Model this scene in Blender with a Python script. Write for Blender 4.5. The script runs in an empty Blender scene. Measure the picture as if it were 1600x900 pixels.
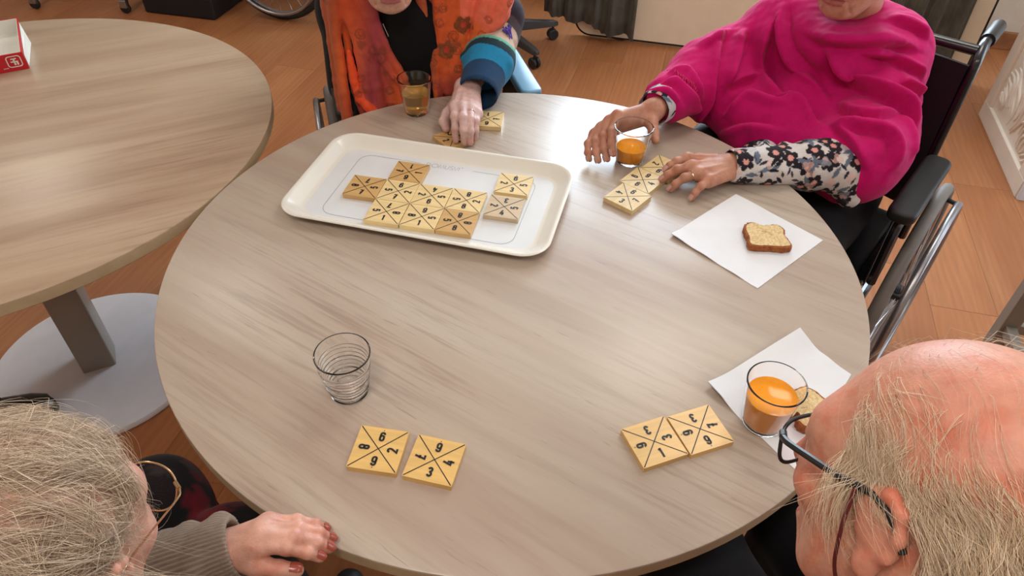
import bpy, bmesh, math, random
import numpy as np
from mathutils import Matrix, Vector
rng = np.random.default_rng(7)
random.seed(7)
scene = bpy.context.scene
COL = scene.collection
PI = math.pi

# ------------------------------------------------------------------ camera
CAM_F = 1126.689                    # focal length in pixels of a 1600 x 900 frame
CAM_P = np.array([-0.0017, -0.98955, 1.5720])
PITCH, ROLL = math.radians(42.514), math.radians(1.115)
FW = np.array([0, math.cos(PITCH), -math.sin(PITCH)])
UP0 = np.array([0, math.sin(PITCH), math.cos(PITCH)])
RT = math.cos(ROLL) * np.array([1., 0, 0]) + math.sin(ROLL) * UP0
UP = -math.sin(ROLL) * np.array([1., 0, 0]) + math.cos(ROLL) * UP0
cam_data = bpy.data.cameras.new('camera')
cam = bpy.data.objects.new('camera', cam_data)
COL.objects.link(cam)
cam_data.sensor_width = 36.0
cam_data.lens = 36.0 * CAM_F / 1600.0
cam_data.clip_start = 0.02
cam.matrix_world = Matrix(((RT[0], UP[0], -FW[0], CAM_P[0]), (RT[1], UP[1], -FW[1], CAM_P[1]),
                           (RT[2], UP[2], -FW[2], CAM_P[2]), (0, 0, 0, 1)))
scene.camera = cam

def at(u, v, z):
    """world point at height z that the photograph shows at pixel (u, v)"""
    d = FW + RT * (u - 800) / CAM_F - UP * (v - 450) / CAM_F
    return CAM_P + d * (z - CAM_P[2]) / d[2]
def ray(u, v):
    d = FW + RT * (u - 800) / CAM_F - UP * (v - 450) / CAM_F
    return d / np.linalg.norm(d)

# room frame: the floor boards and walls are turned 14 degrees against the table frame
RA = math.radians(-14.0)
E1 = np.array([math.cos(RA), math.sin(RA), 0.]); E2 = np.array([-math.sin(RA), math.cos(RA), 0.])
def rm(u, v, z=0.0):
    return E1 * u + E2 * v + np.array([0, 0, z])
ROOM_U0, ROOM_U1, ROOM_V0, ROOM_V1, ROOM_H = -4.2, 2.62, -3.2, 3.16, 2.6

# ------------------------------------------------------------------ light
world = bpy.data.worlds.new('daylight'); scene.world = world
world.use_nodes = True
wn = world.node_tree.nodes
wn['Background'].inputs['Color'].default_value = (0.74, 0.87, 1.0, 1)      # even overcast sky
wn['Background'].inputs['Strength'].default_value = 3.5

def area_light(name, loc, direction, sx, sy, power, colour):
    l = bpy.data.lights.new(name, 'AREA'); l.shape = 'RECTANGLE'; l.size = sx; l.size_y = sy
    l.energy = power; l.color = colour
    o = bpy.data.objects.new(name, l); COL.objects.link(o)
    z = -Vector(direction).normalized(); y = Vector((0, 0, 1))
    if abs(z.z) > 0.95: y = Vector(E2)
    x = y.cross(z).normalized(); y = z.cross(x)
    m = Matrix((x, y, z)).transposed().to_4x4(); m.translation = Vector(loc)
    o.matrix_world = m
    return o
DAY = (0.72, 0.87, 1.0)
WARM = (1.0, 0.95, 0.89)
# daylight entering through the two windows (in the plane of each opening)
area_light('window_daylight', rm(0.36, ROOM_V1 - 0.03, 1.78), -E2, 1.66, 1.30, 108, DAY)
area_light('window_daylight', rm(ROOM_U1 - 0.03, 1.10, 1.20), -E1, 1.30, 2.00, 18, DAY)
LAMPS = [(-2.2, 1.9, 10), (0.9, 0.9, 9), (-0.25, -1.1, 15), (-2.6, -0.6, 12), (1.2, -1.6, 9)]
scene.view_settings.view_transform = 'Standard'
scene.view_settings.look = 'None'
scene.view_settings.exposure = -0.22
scene.view_settings.gamma = 1.0
scene.view_settings.use_curve_mapping = False

# ------------------------------------------------------------------ material helpers
def srgb(r, g, b):
    f = lambda c: (c / 12.92 if c <= 0.04045 else ((c + 0.055) / 1.055) ** 2.4)
    return (f(r / 255), f(g / 255), f(b / 255), 1.0)
class NT:
    """small wrapper for node trees"""
    def __init__(s, name):
        s.m = bpy.data.materials.new(name); s.m.use_nodes = True
        s.t = s.m.node_tree; s.n = s.t.nodes; s.b = s.n['Principled BSDF']
    def new(s, k, **kw):
        n = s.n.new(k)
        for a, v in kw.items(): setattr(n, a, v)
        return n
    def set(s, node, **kw):
        for a, v in kw.items():
            i = node.inputs[a.replace('_', ' ')]
            if isinstance(v, bpy.types.NodeSocket): s.t.links.new(v, i)
            else: i.default_value = v
        return node
    def link(s, a, b): s.t.links.new(a, b)
    def coords(s, kind='Object', scale=(1, 1, 1), rot=(0, 0, 0), loc=(0, 0, 0)):
        c = s.new('ShaderNodeTexCoord'); mp = s.new('ShaderNodeMapping')
        mp.inputs['Scale'].default_value = scale; mp.inputs['Rotation'].default_value = rot; mp.inputs['Location'].default_value = loc
        s.link(c.outputs[kind], mp.inputs['Vector']); return mp.outputs['Vector']
    def noise(s, vec, scale, detail=3, rough=0.55, dist=0.0):
        n = s.new('ShaderNodeTexNoise'); n.inputs['Scale'].default_value = scale; n.inputs['Detail'].default_value = detail
        n.inputs['Roughness'].default_value = rough; n.inputs['Distortion'].default_value = dist
        if vec is not None: s.link(vec, n.inputs['Vector'])
        return n.outputs['Fac']
    def ramp(s, fac, stops):
        r = s.new('ShaderNodeValToRGB'); e = r.color_ramp.elements
        while len(e) < len(stops): e.new(0.5)
        for i, (p, c) in enumerate(stops): e[i].position = p; e[i].color = c
        s.link(fac, r.inputs['Fac']); return r.outputs['Color']
    def mix(s, fac, a, b, mode='MIX'):
        m = s.new('ShaderNodeMix', data_type='RGBA', blend_type=mode)
        for sock, v in ((m.inputs[0], fac), (m.inputs[6], a), (m.inputs[7], b)):
            if isinstance(v, bpy.types.NodeSocket): s.link(v, sock)
            else: sock.default_value = v
        return m.outputs[2]
    def math(s, op, a, b=0.0):
        m = s.new('ShaderNodeMath', operation=op)
        for sock, v in ((m.inputs[0], a), (m.inputs[1], b)):
            if isinstance(v, bpy.types.NodeSocket): s.link(v, sock)
            else: sock.default_value = v
        return m.outputs[0]
    def bump(s, h, strength=0.3, dist=0.002):
        b = s.new('ShaderNodeBump'); b.inputs['Strength'].default_value = strength; b.inputs['Distance'].default_value = dist
        s.link(h, b.inputs['Height']); s.link(b.outputs['Normal'], s.b.inputs['Normal'])
    def out(s, **kw):
        s.set(s.b, **kw); return s.m

def plain(name, rgb, rough=0.5, metal=0.0, var=0.06, bump=0.0, spec=0.5, vscale=14.0):
    t = NT(name); c = srgb(*rgb)
    v = t.noise(t.coords(), vscale, 3)
    d = tuple(x * (1 - var * 2) for x in c[:3]) + (1,); l = tuple(min(1, x * (1 + var * 2)) for x in c[:3]) + (1,)
    col = t.ramp(v, [(0.3, d), (0.7, l)])
    if bump: t.bump(t.noise(t.coords(), 220, 2), bump, 0.001)
    return t.out(Base_Color=col, Roughness=rough, Metallic=metal, Specular_IOR_Level=spec)

def wood_table(name, angle, light, mid, dark, seed):
    t = NT(name)
    c = t.new('ShaderNodeTexCoord'); ro = t.new('ShaderNodeMapping'); ro.inputs['Rotation'].default_value = (0, 0, -angle)
    t.link(c.outputs['Object'], ro.inputs['Vector'])
    def mp(sc, off=0.0):
        m = t.new('ShaderNodeMapping'); m.inputs['Scale'].default_value = sc; m.inputs['Location'].default_value = (seed + off, seed * 0.37 + off, 0)
        t.link(ro.outputs['Vector'], m.inputs['Vector']); return m.outputs['Vector']
    big = t.noise(mp((0.9, 7.5, 1)), 1.0, 4, 0.55, 0.5)
    med = t.noise(mp((2.4, 26, 1), 3), 1.0, 4, 0.6, 0.6)
    fine = t.noise(mp((5.5, 120, 1), 7), 1.0, 3, 0.6, 0.3)
    fleck = t.noise(mp((16, 210, 1), 11), 1.0, 2, 0.5, 0.2)
    patch = t.noise(mp((2.0, 3.2, 1), 5), 1.0, 2)
    W, K = (1, 1, 1, 1), (0, 0, 0, 1)
    col = t.ramp(big, [(0.34, dark), (0.5, mid), (0.66, light)])
    col = t.mix(t.math('MULTIPLY', t.ramp(med, [(0.34, W), (0.54, K)]), 0.16), col, dark, 'MULTIPLY')
    gate = t.ramp(patch, [(0.42, K), (0.62, W)])
    col = t.mix(t.math('MULTIPLY', t.math('MULTIPLY', t.ramp(fine, [(0.36, W), (0.50, K)]), 0.30), gate), col, dark, 'MULTIPLY')
    col = t.mix(t.math('MULTIPLY', t.ramp(fleck, [(0.24, W), (0.30, K)]), 0.35), col, srgb(120, 96, 80))
    t.bump(fine, 0.04, 0.0005)
    rough = t.math('ADD', t.math('MULTIPLY', med, 0.10), 0.27)
    return t.out(Base_Color=col, Roughness=rough, Specular_IOR_Level=0.5)

def glass_mat(name, tint=(1, 1, 1, 1), rough=0.0, ior=1.48):
    t = NT(name)
    n = t.noise(t.coords(), 60, 2)
    t.bump(n, 0.02, 0.0005)
    return t.out(Base_Color=tint, Roughness=rough, Transmission_Weight=1.0, IOR=ior)

def attr_mat(name, rough=0.6, var=0.10, scale=60, bump=0.15, sheen=0.0, sss=0.0, bscale=300, spec=0.35, mott=None):
    """colour comes from the mesh's own colour attribute (what the thing is dyed), broken up by noise"""
    t = NT(name)
    a = t.new('ShaderNodeVertexColor', layer_name='col')
    n = t.noise(t.coords(), scale, 4)
    k = t.ramp(n, [(0.3, (1 - var, 1 - var, 1 - var, 1)), (0.7, (1 + var, 1 + var, 1 + var, 1))])
    col = t.mix(1.0, a.outputs['Color'], k, 'MULTIPLY')
    if mott is not None:
        m = t.noise(t.coords(), mott[1], 3, 0.6)
        col = t.mix(t.ramp(m, [(0.48, (0, 0, 0, 1)), (0.66, (mott[2],) * 3 + (1,))]), col, mott[0], 'MULTIPLY')
    if bump: t.bump(t.noise(t.coords(), bscale, 3), bump, 0.0012)
    t.out(Base_Color=col, Roughness=rough, Specular_IOR_Level=spec)
    if sheen: t.set(t.b, Sheen_Weight=sheen, Sheen_Roughness=0.5)
    if sss:
        t.set(t.b, Subsurface_Weight=sss, Subsurface_Scale=0.008)
        t.b.inputs['Subsurface Radius'].default_value = (1.0, 0.35, 0.2)
    return t.m

M = {}
M['table'] = wood_table('pale_wood_laminate', math.radians(-33), srgb(190, 176, 160), srgb(183, 166, 150), srgb(174, 153, 138), 1.3)
M['table2'] = wood_table('pale_wood_laminate_second', math.radians(27), srgb(194, 171, 145), srgb(184, 159, 133), srgb(170, 142, 117), 5.1)
M['table_edge'] = plain('table_edge_band', (186, 162, 128), 0.45, var=0.05)
M['white_paint'] = plain('white_powder_coat', (226, 224, 228), 0.35, var=0.02)
M['greige_paint'] = plain('grey_column_paint', (150, 140, 128), 0.32, var=0.02)
M['black_plastic'] = plain('black_plastic', (26, 27, 30), 0.42, var=0.1, bump=0.05)
M['black_vinyl'] = plain('black_vinyl', (17, 17, 19), 0.55, var=0.12, bump=0.1)
M['grey_plastic'] = plain('grey_plastic', (62, 60, 60), 0.5, var=0.06)
M['rubber'] = plain('tyre_rubber', (108, 100, 94), 0.6, var=0.08)
M['chrome'] = plain('chromed_steel', (206, 206, 210), 0.18, metal=1.0, var=0.02)
M['alu'] = plain('aluminium', (170, 170, 174), 0.34, metal=1.0, var=0.04)
M['blackmetal'] = plain('black_metal', (20, 20, 24), 0.25, metal=0.0, var=0.05, spec=0.7)
M['wall'] = plain('wall_paint', (214, 203, 188), 0.85, var=0.02)
M['ceiling'] = plain('ceiling_paint', (232, 228, 220), 0.9, var=0.01)
M['skirting'] = plain('skirting_wood', (150, 98, 62), 0.5, var=0.12)
M['board'] = plain('cream_board', (240, 222, 196), 0.45, var=0.015)
M['tray'] = plain('tray_plastic', (226, 221, 210), 0.22, var=0.01)
M['traybed'] = plain('tray_bed_plastic', (218, 219, 220), 0.26, var=0.01)
M['ink'] = plain('black_ink', (22, 18, 18), 0.5, var=0.1)
M['thinink'] = plain('grey_ink', (105, 108, 112), 0.5, var=0.05)
M['gold'] = plain('gold_metal', (214, 186, 142), 0.22, metal=1.0, var=0.03)
M['redcard'] = plain('red_card', (196, 24, 40), 0.4, var=0.05)
M['whitecard'] = plain('white_card', (226, 224, 214), 0.65, var=0.03)
M['yellowcard'] = plain('yellow_print', (222, 160, 30), 0.5, var=0.08)

def floor_mat():
    t = NT('oak_laminate')
    oi = t.new('ShaderNodeObjectInfo')
    off = t.new('ShaderNodeVectorMath', operation='SCALE'); off.inputs[0].default_value = (7.3, 3.1, 0)
    t.link(oi.outputs['Random'], off.inputs['Scale'])
    c = t.new('ShaderNodeTexCoord'); add = t.new('ShaderNodeVectorMath', operation='ADD')
    t.link(c.outputs['Object'], add.inputs[0]); t.link(off.outputs[0], add.inputs[1])
    def mp(s):
        m = t.new('ShaderNodeMapping'); m.inputs['Scale'].default_value = s; t.link(add.outputs[0], m.inputs['Vector']); return m.outputs['Vector']
    wv = t.new('ShaderNodeTexWave', wave_type='BANDS', bands_direction='X'); wv.inputs['Scale'].default_value = 5.5
    wv.inputs['Distortion'].default_value = 9.0; wv.inputs['Detail'].default_value = 2.5; wv.inputs['Detail Scale'].default_value = 0.8
    t.link(mp((2.4, 0.42, 1)), wv.inputs['Vector'])
    g = t.noise(mp((60, 3.5, 1)), 1.0, 4, 0.6, 0.3); b = t.noise(mp((4, 0.9, 1)), 1.0, 3)
    col = t.ramp(b, [(0.3, srgb(158, 98, 60)), (0.5, srgb(172, 110, 68)), (0.7, srgb(186, 126, 82))])
    col = t.mix(t.math('MULTIPLY', wv.outputs['Fac'], 0.22), col, srgb(136, 80, 48))
    col = t.mix(t.math('MULTIPLY', t.ramp(g, [(0.35, (1, 1, 1, 1)), (0.55, (0, 0, 0, 1))]), 0.3), col, srgb(142, 88, 56))
    v = t.new('ShaderNodeHueSaturation'); t.link(col, v.inputs['Color'])
    t.link(t.math('ADD', t.math('MULTIPLY', oi.outputs['Random'], 0.16), 0.92), v.inputs['Value'])
    t.bump(g, 0.04, 0.0006)
    return t.out(Base_Color=v.outputs['Color'], Roughness=0.36, Specular_IOR_Level=0.45)
M['floor'] = floor_mat()

# ------------------------------------------------------------------ object helpers
def tag(o, label=None, cat=None, group=None, kind=None):
    if label: o['label'] = label
    if cat: o['category'] = cat
    if group: o['group'] = group
    if kind: o['kind'] = kind
    return o
def empty(name, loc=(0, 0, 0), rz=0.0):
    o = bpy.data.objects.new(name, None); COL.objects.link(o)
    o.location = loc; o.rotation_euler = (0, 0, rz); o.empty_display_size = 0.05
    return o
def link_mesh(name, me, mat=None, parent=None, smooth=False, loc=None, rz=None):
    if mat is not None and not me.materials: me.materials.append(mat)
    if smooth:
        me.polygons.foreach_set('use_smooth', np.ones(len(me.polygons), bool))
    o = bpy.data.objects.new(name, me); COL.objects.link(o)
    if parent is not None: o.parent = parent
    if loc is not None: o.location = loc
    if rz is not None: o.rotation_euler = (0, 0, rz)
    return o
def np_mesh(name, V, F):
    me = bpy.data.meshes.new(name)
    V = np.asarray(V, np.float32); n = len(F)
    if isinstance(F, np.ndarray):
        k = F.shape[1]
        me.vertices.add(len(V)); me.vertices.foreach_set('co', V.ravel())
        me.loops.add(n * k); me.loops.foreach_set('vertex_index', F.astype(np.int32).ravel())
        me.polygons.add(n); me.polygons.foreach_set('loop_start', np.arange(0, n * k, k, dtype=np.int32))
        me.update(calc_edges=True); me.validate()
    else:
        me.from_pydata(V.tolist(), [], F); me.update()
    return me
class MB:
    """collects simple shapes for one mesh"""
    def __init__(s): s.V = []; s.F = []
    def add(s, V, F):
        b = len(s.V); s.V += [tuple(map(float, v)) for v in V]; s.F += [tuple(i + b for i in f) for f in F]; return s
    def box(s, lo, hi, M4=None):
        x0, y0, z0 = lo; x1, y1, z1 = hi
        V = [(x0, y0, z0), (x1, y0, z0), (x1, y1, z0), (x0, y1, z0), (x0, y0, z1), (x1, y0, z1), (x1, y1, z1), (x0, y1, z1)]
        if M4 is not None: V = [M4 @ Vector(v) for v in V]
        return s.add(V, [(0, 3, 2, 1), (4, 5, 6, 7), (0, 1, 5, 4), (1, 2, 6, 5), (2, 3, 7, 6), (3, 0, 4, 7)])
    def tube(s, pts, r, n=10, closed=False, cap=True, flat=1.0):
        pts = [np.array(p, float) for p in pts]; m = len(pts)
        rr = r if hasattr(r, '__len__') else [r] * m
        T = []
        for i in range(m):
            a = pts[(i - 1) % m] if (closed or i > 0) else pts[i]; b = pts[(i + 1) % m] if (closed or i < m - 1) else pts[i]
            d = b - a; T.append(d / (np.linalg.norm(d) + 1e-12))
        ref = np.array([0, 0, 1.]) if abs(T[0][2]) < 0.9 else np.array([1., 0, 0])
        N = ref - T[0] * (ref @ T[0]); N /= np.linalg.norm(N)
        V = []; F = []
        for i in range(m):
            N = N - T[i] * (N @ T[i]); N /= (np.linalg.norm(N) + 1e-12); B = np.cross(T[i], N)
            for k in range(n):
                a = 2 * PI * k / n
                V.append(pts[i] + rr[i] * (math.cos(a) * N * flat + math.sin(a) * B))
        for i in range(m if closed else m - 1):
            j = (i + 1) % m
            for k in range(n):
                F.append((i * n + k, i * n + (k + 1) % n, j * n + (k + 1) % n, j * n + k))
        if cap and not closed:
            F.append(tuple(range(n - 1, -1, -1))); F.append(tuple((m - 1) * n + k for k in range(n)))
        return s.add(V, F)
    def prism(s, poly, z0, z1):
        n = len(poly); V = [(x, y, z0) for x, y in poly] + [(x, y, z1) for x, y in poly]
        F = [tuple(range(n - 1, -1, -1)), tuple(range(n, 2 * n))] + [(i, (i + 1) % n, n + (i + 1) % n, n + i) for i in range(n)]
        return s.add(V, F)
    def lathe(s, prof, n=48, M4=None, close=False):
        V = []; F = []; m = len(prof)
        for (r, z) in prof:
            for k in range(n):
                a = 2 * PI * k / n; V.append((r * math.cos(a), r * math.sin(a), z))
        if M4 is not None: V = [M4 @ Vector(v) for v in V]
        for i in range(m if close else m - 1):
            j = (i + 1) % m
            for k in range(n): F.append((i * n + k, i * n + (k + 1) % n, j * n + (k + 1) % n, j * n + k))
        return s.add(V, F)
    def mesh(s, name): return np_mesh(name, s.V, s.F)
    def build(s, name, mat, parent=None, smooth=False, loc=None, rz=None, bevel=0.0, seg=2, auto=True):
        me = s.mesh(name)
        if bevel:
            bm = bmesh.new(); bm.from_mesh(me)
            es = [e for e in bm.edges if len(e.link_faces) == 2 and e.calc_face_angle(0) > 0.6]
            bmesh.ops.bevel(bm, geom=es, offset=bevel, segments=seg, affect='EDGES', profile=0.5)
            bm.to_mesh(me); bm.free()
        if smooth and auto:
            me.polygons.foreach_set('use_smooth', np.ones(len(me.polygons), bool))
            try: me.set_sharp_from_angle(angle=math.radians(42))
            except Exception: pass
        return link_mesh(name, me, mat, parent, False, loc, rz)
def rrect(w, h, r, n=8, cx=0, cy=0):
    P = []
    for (sx, sy, a0) in ((1, 1, 0), (-1, 1, 90), (-1, -1, 180), (1, -1, 270)):
        for k in range(n + 1):
            a = math.radians(a0 + 90 * k / n)
            P.append((cx + sx * (w / 2 - r) + r * math.cos(a), cy + sy * (h / 2 - r) + r * math.sin(a)))
    return P
def struct(o): o['kind'] = 'structure'; return o
def copy_tree(o, parent=None):
    c = o.copy(); COL.objects.link(c); c.parent = parent
    for ch in list(o.children): copy_tree(ch, c)
    return c

# ------------------------------------------------------------------ strokes for lettering
def arc(cx, cy, rx, ry, a0, a1, n=8):
    return [(cx + rx * math.cos(math.radians(a0 + (a1 - a0) * i / n)), cy + ry * math.sin(math.radians(a0 + (a1 - a0) * i / n))) for i in range(n + 1)]
def stadium(x, y0, y1):
    return arc(0, y1 - x, x, x, 0, 180) + arc(0, y0 + x, x, x, 180, 360) + [(x, y1 - x)]
SIX = [[(0.155, 0.22)] + arc(0, 0.25, 0.155, 0.16, 0, 180) + [(-0.155, -0.2)], stadium(0.155, -0.41, 0.09)]
DIG = {1: [[(0.06, -0.5), (0.06, 0.5)], [(-0.10, 0.30), (0.06, 0.42)]],
       2: [arc(0, 0.24, 0.16, 0.17, 180, -10) + [(0.13, 0.08), (-0.15, -0.41), (0.2, -0.41)]],
       3: [arc(0, 0.22, 0.15, 0.19, 170, -80) + arc(0, -0.21, 0.155, 0.20, 80, -170)],
       4: [[(0.03, 0.5), (-0.18, -0.2), (0.22, -0.2)], [(0.09, 0.12), (0.09, -0.5)]],
       5: [[(0.17, 0.41), (-0.13, 0.41), (-0.14, 0.04)] + arc(0, -0.02, 0.15, 0.13, 140, 10) + arc(0, -0.24, 0.155, 0.17, 0, -170)],
       6: SIX, 7: [[(-0.2, 0.41), (0.15, 0.41), (-0.05, -0.5)], [(-0.13, -0.04), (0.17, -0.04)]],
       8: [stadium(0.14, 0.0, 0.42), stadium(0.155, -0.42, 0.04)],
       9: [[(-x, -y) for x, y in p] for p in SIX]}
LET = {'D': [[(-0.3, -0.5), (-0.3, 0.5)] + arc(-0.1, 0, 0.42, 0.5, 90, -90, 12) + [(-0.3, -0.5)]], 'O': [arc(0, 0, 0.52, 0.5, 0, 360, 24)],
       'M': [[(-0.42, -0.5), (-0.3, 0.5), (0, -0.4), (0.3, 0.5), (0.42, -0.5)]], 'U': [[(-0.3, 0.5)] + arc(0, -0.18, 0.3, 0.32, 180, 360) + [(0.3, 0.5)]],
       'S': [arc(0, 0.25, 0.25, 0.25, 30, 270, 12) + arc(0, -0.25, 0.27, 0.25, 90, -150, 12)], 'V': [[(-0.32, 0.5), (0, -0.5), (0.32, 0.5)]], 'I': [[(0, -0.5), (0, 0.5)]]}
def stroke(mb, pts, t, tf, z, closed=False):
    """flat ribbon of width t along a polyline; tf maps glyph xy to local xy"""
    P = [np.array(tf(*p)) for p in pts]
    m = len(P); L = []; R = []
    for i in range(m):
        a = P[max(i - 1, 0)]; b = P[min(i + 1, m - 1)]
        if closed: a = P[(i - 1) % m]; b = P[(i + 1) % m]
        d0 = P[i] - a; d1 = b - P[i]
        n0 = np.linalg.norm(d0); n1 = np.linalg.norm(d1)
        d0 = d0 / n0 if n0 > 1e-9 else (d1 / n1); d1 = d1 / n1 if n1 > 1e-9 else d0
        d = d0 + d1; d = d / (np.linalg.norm(d) + 1e-9); nn = np.array([-d[1], d[0]])
        c = max(0.55, abs(d @ d0)); w = t / 2 / c
        L.append(P[i] + nn * w); R.append(P[i] - nn * w)
    V = [(p[0], p[1], z) for p in L] + [(p[0], p[1], z) for p in R]
    F = [(i, m + i, m + i + 1, i + 1) for i in range(m - 1)]
    if closed: F.append((m - 1, 2 * m - 1, m, 0))
    mb.add(V, F)
def disc(mb, c, r, z, n=10):
    mb.add([(c[0] + r * math.cos(2 * PI * k / n), c[1] + r * math.sin(2 * PI * k / n), z) for k in range(n)], [tuple(range(n))])
# ================================================================== the setting
fl = MB(); 
fl.add([rm(ROOM_U0, ROOM_V0, -0.012), rm(ROOM_U1, ROOM_V0, -0.012), rm(ROOM_U1, ROOM_V1, -0.012), rm(ROOM_U0, ROOM_V1, -0.012)], [(0, 1, 2, 3)])
floor = struct(fl.build('floor', plain('subfloor', (70, 44, 28), 0.8)))
PW, PL = 0.20, 1.29
plank_meshes = {}
def plank_mesh(L):
    key = round(L, 3)
    if key not in plank_meshes:
        g = 0.0003; b = 0.0007
        x0, x1, y0, y1 = g, PW - g, g, L - g
        V = [(x0, y0, -0.011), (x1, y0, -0.011), (x1, y1, -0.011), (x0, y1, -0.011), (x0, y0, -b), (x1, y0, -b), (x1, y1, -b), (x0, y1, -b),
             (x0 + b, y0 + b, 0), (x1 - b, y0 + b, 0), (x1 - b, y1 - b, 0), (x0 + b, y1 - b, 0)]
        F = [(8, 9, 10, 11)]
        for lo in (0, 4):
            for k in range(4): F.append((lo + k, lo + (k + 1) % 4, lo + 4 + (k + 1) % 4, lo + 4 + k))
        me = np_mesh('floor_plank', V, F); me.materials.append(M['floor']); plank_meshes[key] = me
    return plank_meshes[key]
JU = 0.125 - 0.2 * 40
# first end joints read off the photograph: board row at u 1.325 ends at v 1.75, row at u 1.085 ends at v 0.98
for i in range(int((ROOM_U1 - JU) / PW) + 1):
    u0 = JU + i * PW
    if u0 < ROOM_U0 or u0 + PW > ROOM_U1 + 0.02: continue
    seamv = {46: 1.753, 45: 0.985}.get(i, (i * 0.437) % PL)
    v = seamv - PL * 6
    while v < ROOM_V1:
        a, b = max(v, -1.9), min(v + PL, ROOM_V1)
        if b - a > 0.05 and u0 > -3.5:
            p = link_mesh('floor_plank', plank_mesh(b - a), None, floor)
            p.location = rm(u0, a, 0); p.rotation_euler = (0, 0, RA)
        v += PL
# boards beyond the ones in view, as one piece
rest = MB()
for (a, b, c, d) in ((ROOM_U0, -3.475, ROOM_V0, ROOM_V1), (-3.475, ROOM_U1, ROOM_V0, -1.9), (2.525, ROOM_U1, -1.9, ROOM_V1)):
    rest.add([rm(a, c, -0.0002), rm(b, c, -0.0002), rm(b, d, -0.0002), rm(a, d, -0.0002)], [(0, 1, 2, 3)])
ro = rest.build('floor_boards_beyond', M['floor'], floor); ro['kind'] = 'stuff'

def wall(name, a, b, holes=()):
    """upright wall from room point a to b (u, v); holes are (s0, s1, z0, z1) along it"""
    A = rm(*a); B = rm(*b); L = np.linalg.norm(B - A); t = (B - A) / L; nrm = np.array([t[1], -t[0], 0]) * 0.12
    mb = MB()
    S = sorted({0.0, L, *[h[0] for h in holes], *[h[1] for h in holes]}); Z = sorted({0.0, ROOM_H, *[h[2] for h in holes], *[h[3] for h in holes]})
    for i in range(len(S) - 1):
        for j in range(len(Z) - 1):
            sm, zm = (S[i] + S[i + 1]) / 2, (Z[j] + Z[j + 1]) / 2
            if any(h[0] < sm < h[1] and h[2] < zm < h[3] for h in holes): continue
            q = [A + t * s + np.array([0, 0, z]) + k * nrm for k in (0, 1) for (s, z) in ((S[i], Z[j]), (S[i + 1], Z[j]), (S[i + 1], Z[j + 1]), (S[i], Z[j + 1]))]
            mb.add(q, [(0, 1, 2, 3), (7, 6, 5, 4), (0, 4, 5, 1), (1, 5, 6, 2), (2, 6, 7, 3), (3, 7, 4, 0)])
    return struct(mb.build(name, M['wall']))
W1 = (-0.50, 1.22, 1.10, 2.45)          # back window: u0 u1 z0 z1
W2 = (0.42, 1.78, 0.14, 2.26)           # tall right window: v0 v1 z0 z1
wall('wall_back', (ROOM_U1, ROOM_V1), (ROOM_U0, ROOM_V1), [(ROOM_U1 - W1[1], ROOM_U1 - W1[0], W1[2], W1[3])])
wall('wall_right', (ROOM_U1, ROOM_V0), (ROOM_U1, ROOM_V1), [(W2[0] - ROOM_V0, W2[1] - ROOM_V0, W2[2], W2[3])])
wall('wall_left', (ROOM_U0, ROOM_V1), (ROOM_U0, ROOM_V0))
wall('wall_front', (ROOM_U0, ROOM_V0), (ROOM_U1, ROOM_V0))
cb = MB(); q = [rm(a, b, z) for z in (ROOM_H, ROOM_H + 0.1) for a, b in ((ROOM_U0, ROOM_V0), (ROOM_U1, ROOM_V0), (ROOM_U1, ROOM_V1), (ROOM_U0, ROOM_V1))]
cb.add(q, [(3, 2, 1, 0), (4, 5, 6, 7), (0, 1, 5, 4), (1, 2, 6, 5), (2, 3, 7, 6), (3, 0, 4, 7)])
struct(cb.build('ceiling', M['ceiling']))
RM4 = Matrix.Rotation(RA, 4, 'Z')
def rbox(mb, u0, u1, v0, v1, z0, z1): return mb.box((u0, v0, z0), (u1, v1, z1), RM4)
for n, (a, b, c, d) in (('baseboard_back', (ROOM_U0, ROOM_U1, ROOM_V1 - 0.016, ROOM_V1)), ('baseboard_right', (ROOM_U1 - 0.016, ROOM_U1, ROOM_V0, ROOM_V1 - 0.016))):
    struct(rbox(MB(), a, b, c, d, 0.0, 0.09).build(n, M['skirting'], bevel=0.004))
def window(name, horizontal, s0, s1, z0, z1):
    root = struct(empty(name, (0, 0, 0)))
    fr = MB(); w = 0.05
    def bx(mb, a, b, c, d, n0, n1):
        if horizontal: rbox(mb, a, b, ROOM_V1 + n0, ROOM_V1 + n1, c, d)
        else: rbox(mb, ROOM_U1 + n0, ROOM_U1 + n1, a, b, c, d)
    for (a, b, c, d) in ((s0, s1, z0, z0 + w), (s0, s1, z1 - w, z1), (s0, s0 + w, z0 + w, z1 - w), (s1 - w, s1, z0 + w, z1 - w)): bx(fr, a, b, c, d, 0.03, 0.09)
    mid = (s0 + s1) / 2; bx(fr, mid - w / 2, mid + w / 2, z0 + w, z1 - w, 0.03, 0.09)
    fr.build('window_frame', M['white_paint'], root)
    for (a, b) in ((s0 + w, mid - w / 2), (mid + w / 2, s1 - w)):
        g = MB(); bx(g, a, b, z0 + w, z1 - w, 0.056, 0.062); g.build('window_pane', glass_mat('window_glass'), root)
    sl = MB(); bx(sl, s0 - 0.04, s1 + 0.04, z0 - 0.03, z0, -0.04, 0.03); sl.build('window_sill', M['white_paint'], root)
window('window_1', True, *W1)
window('window_2', False, *W2)
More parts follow.
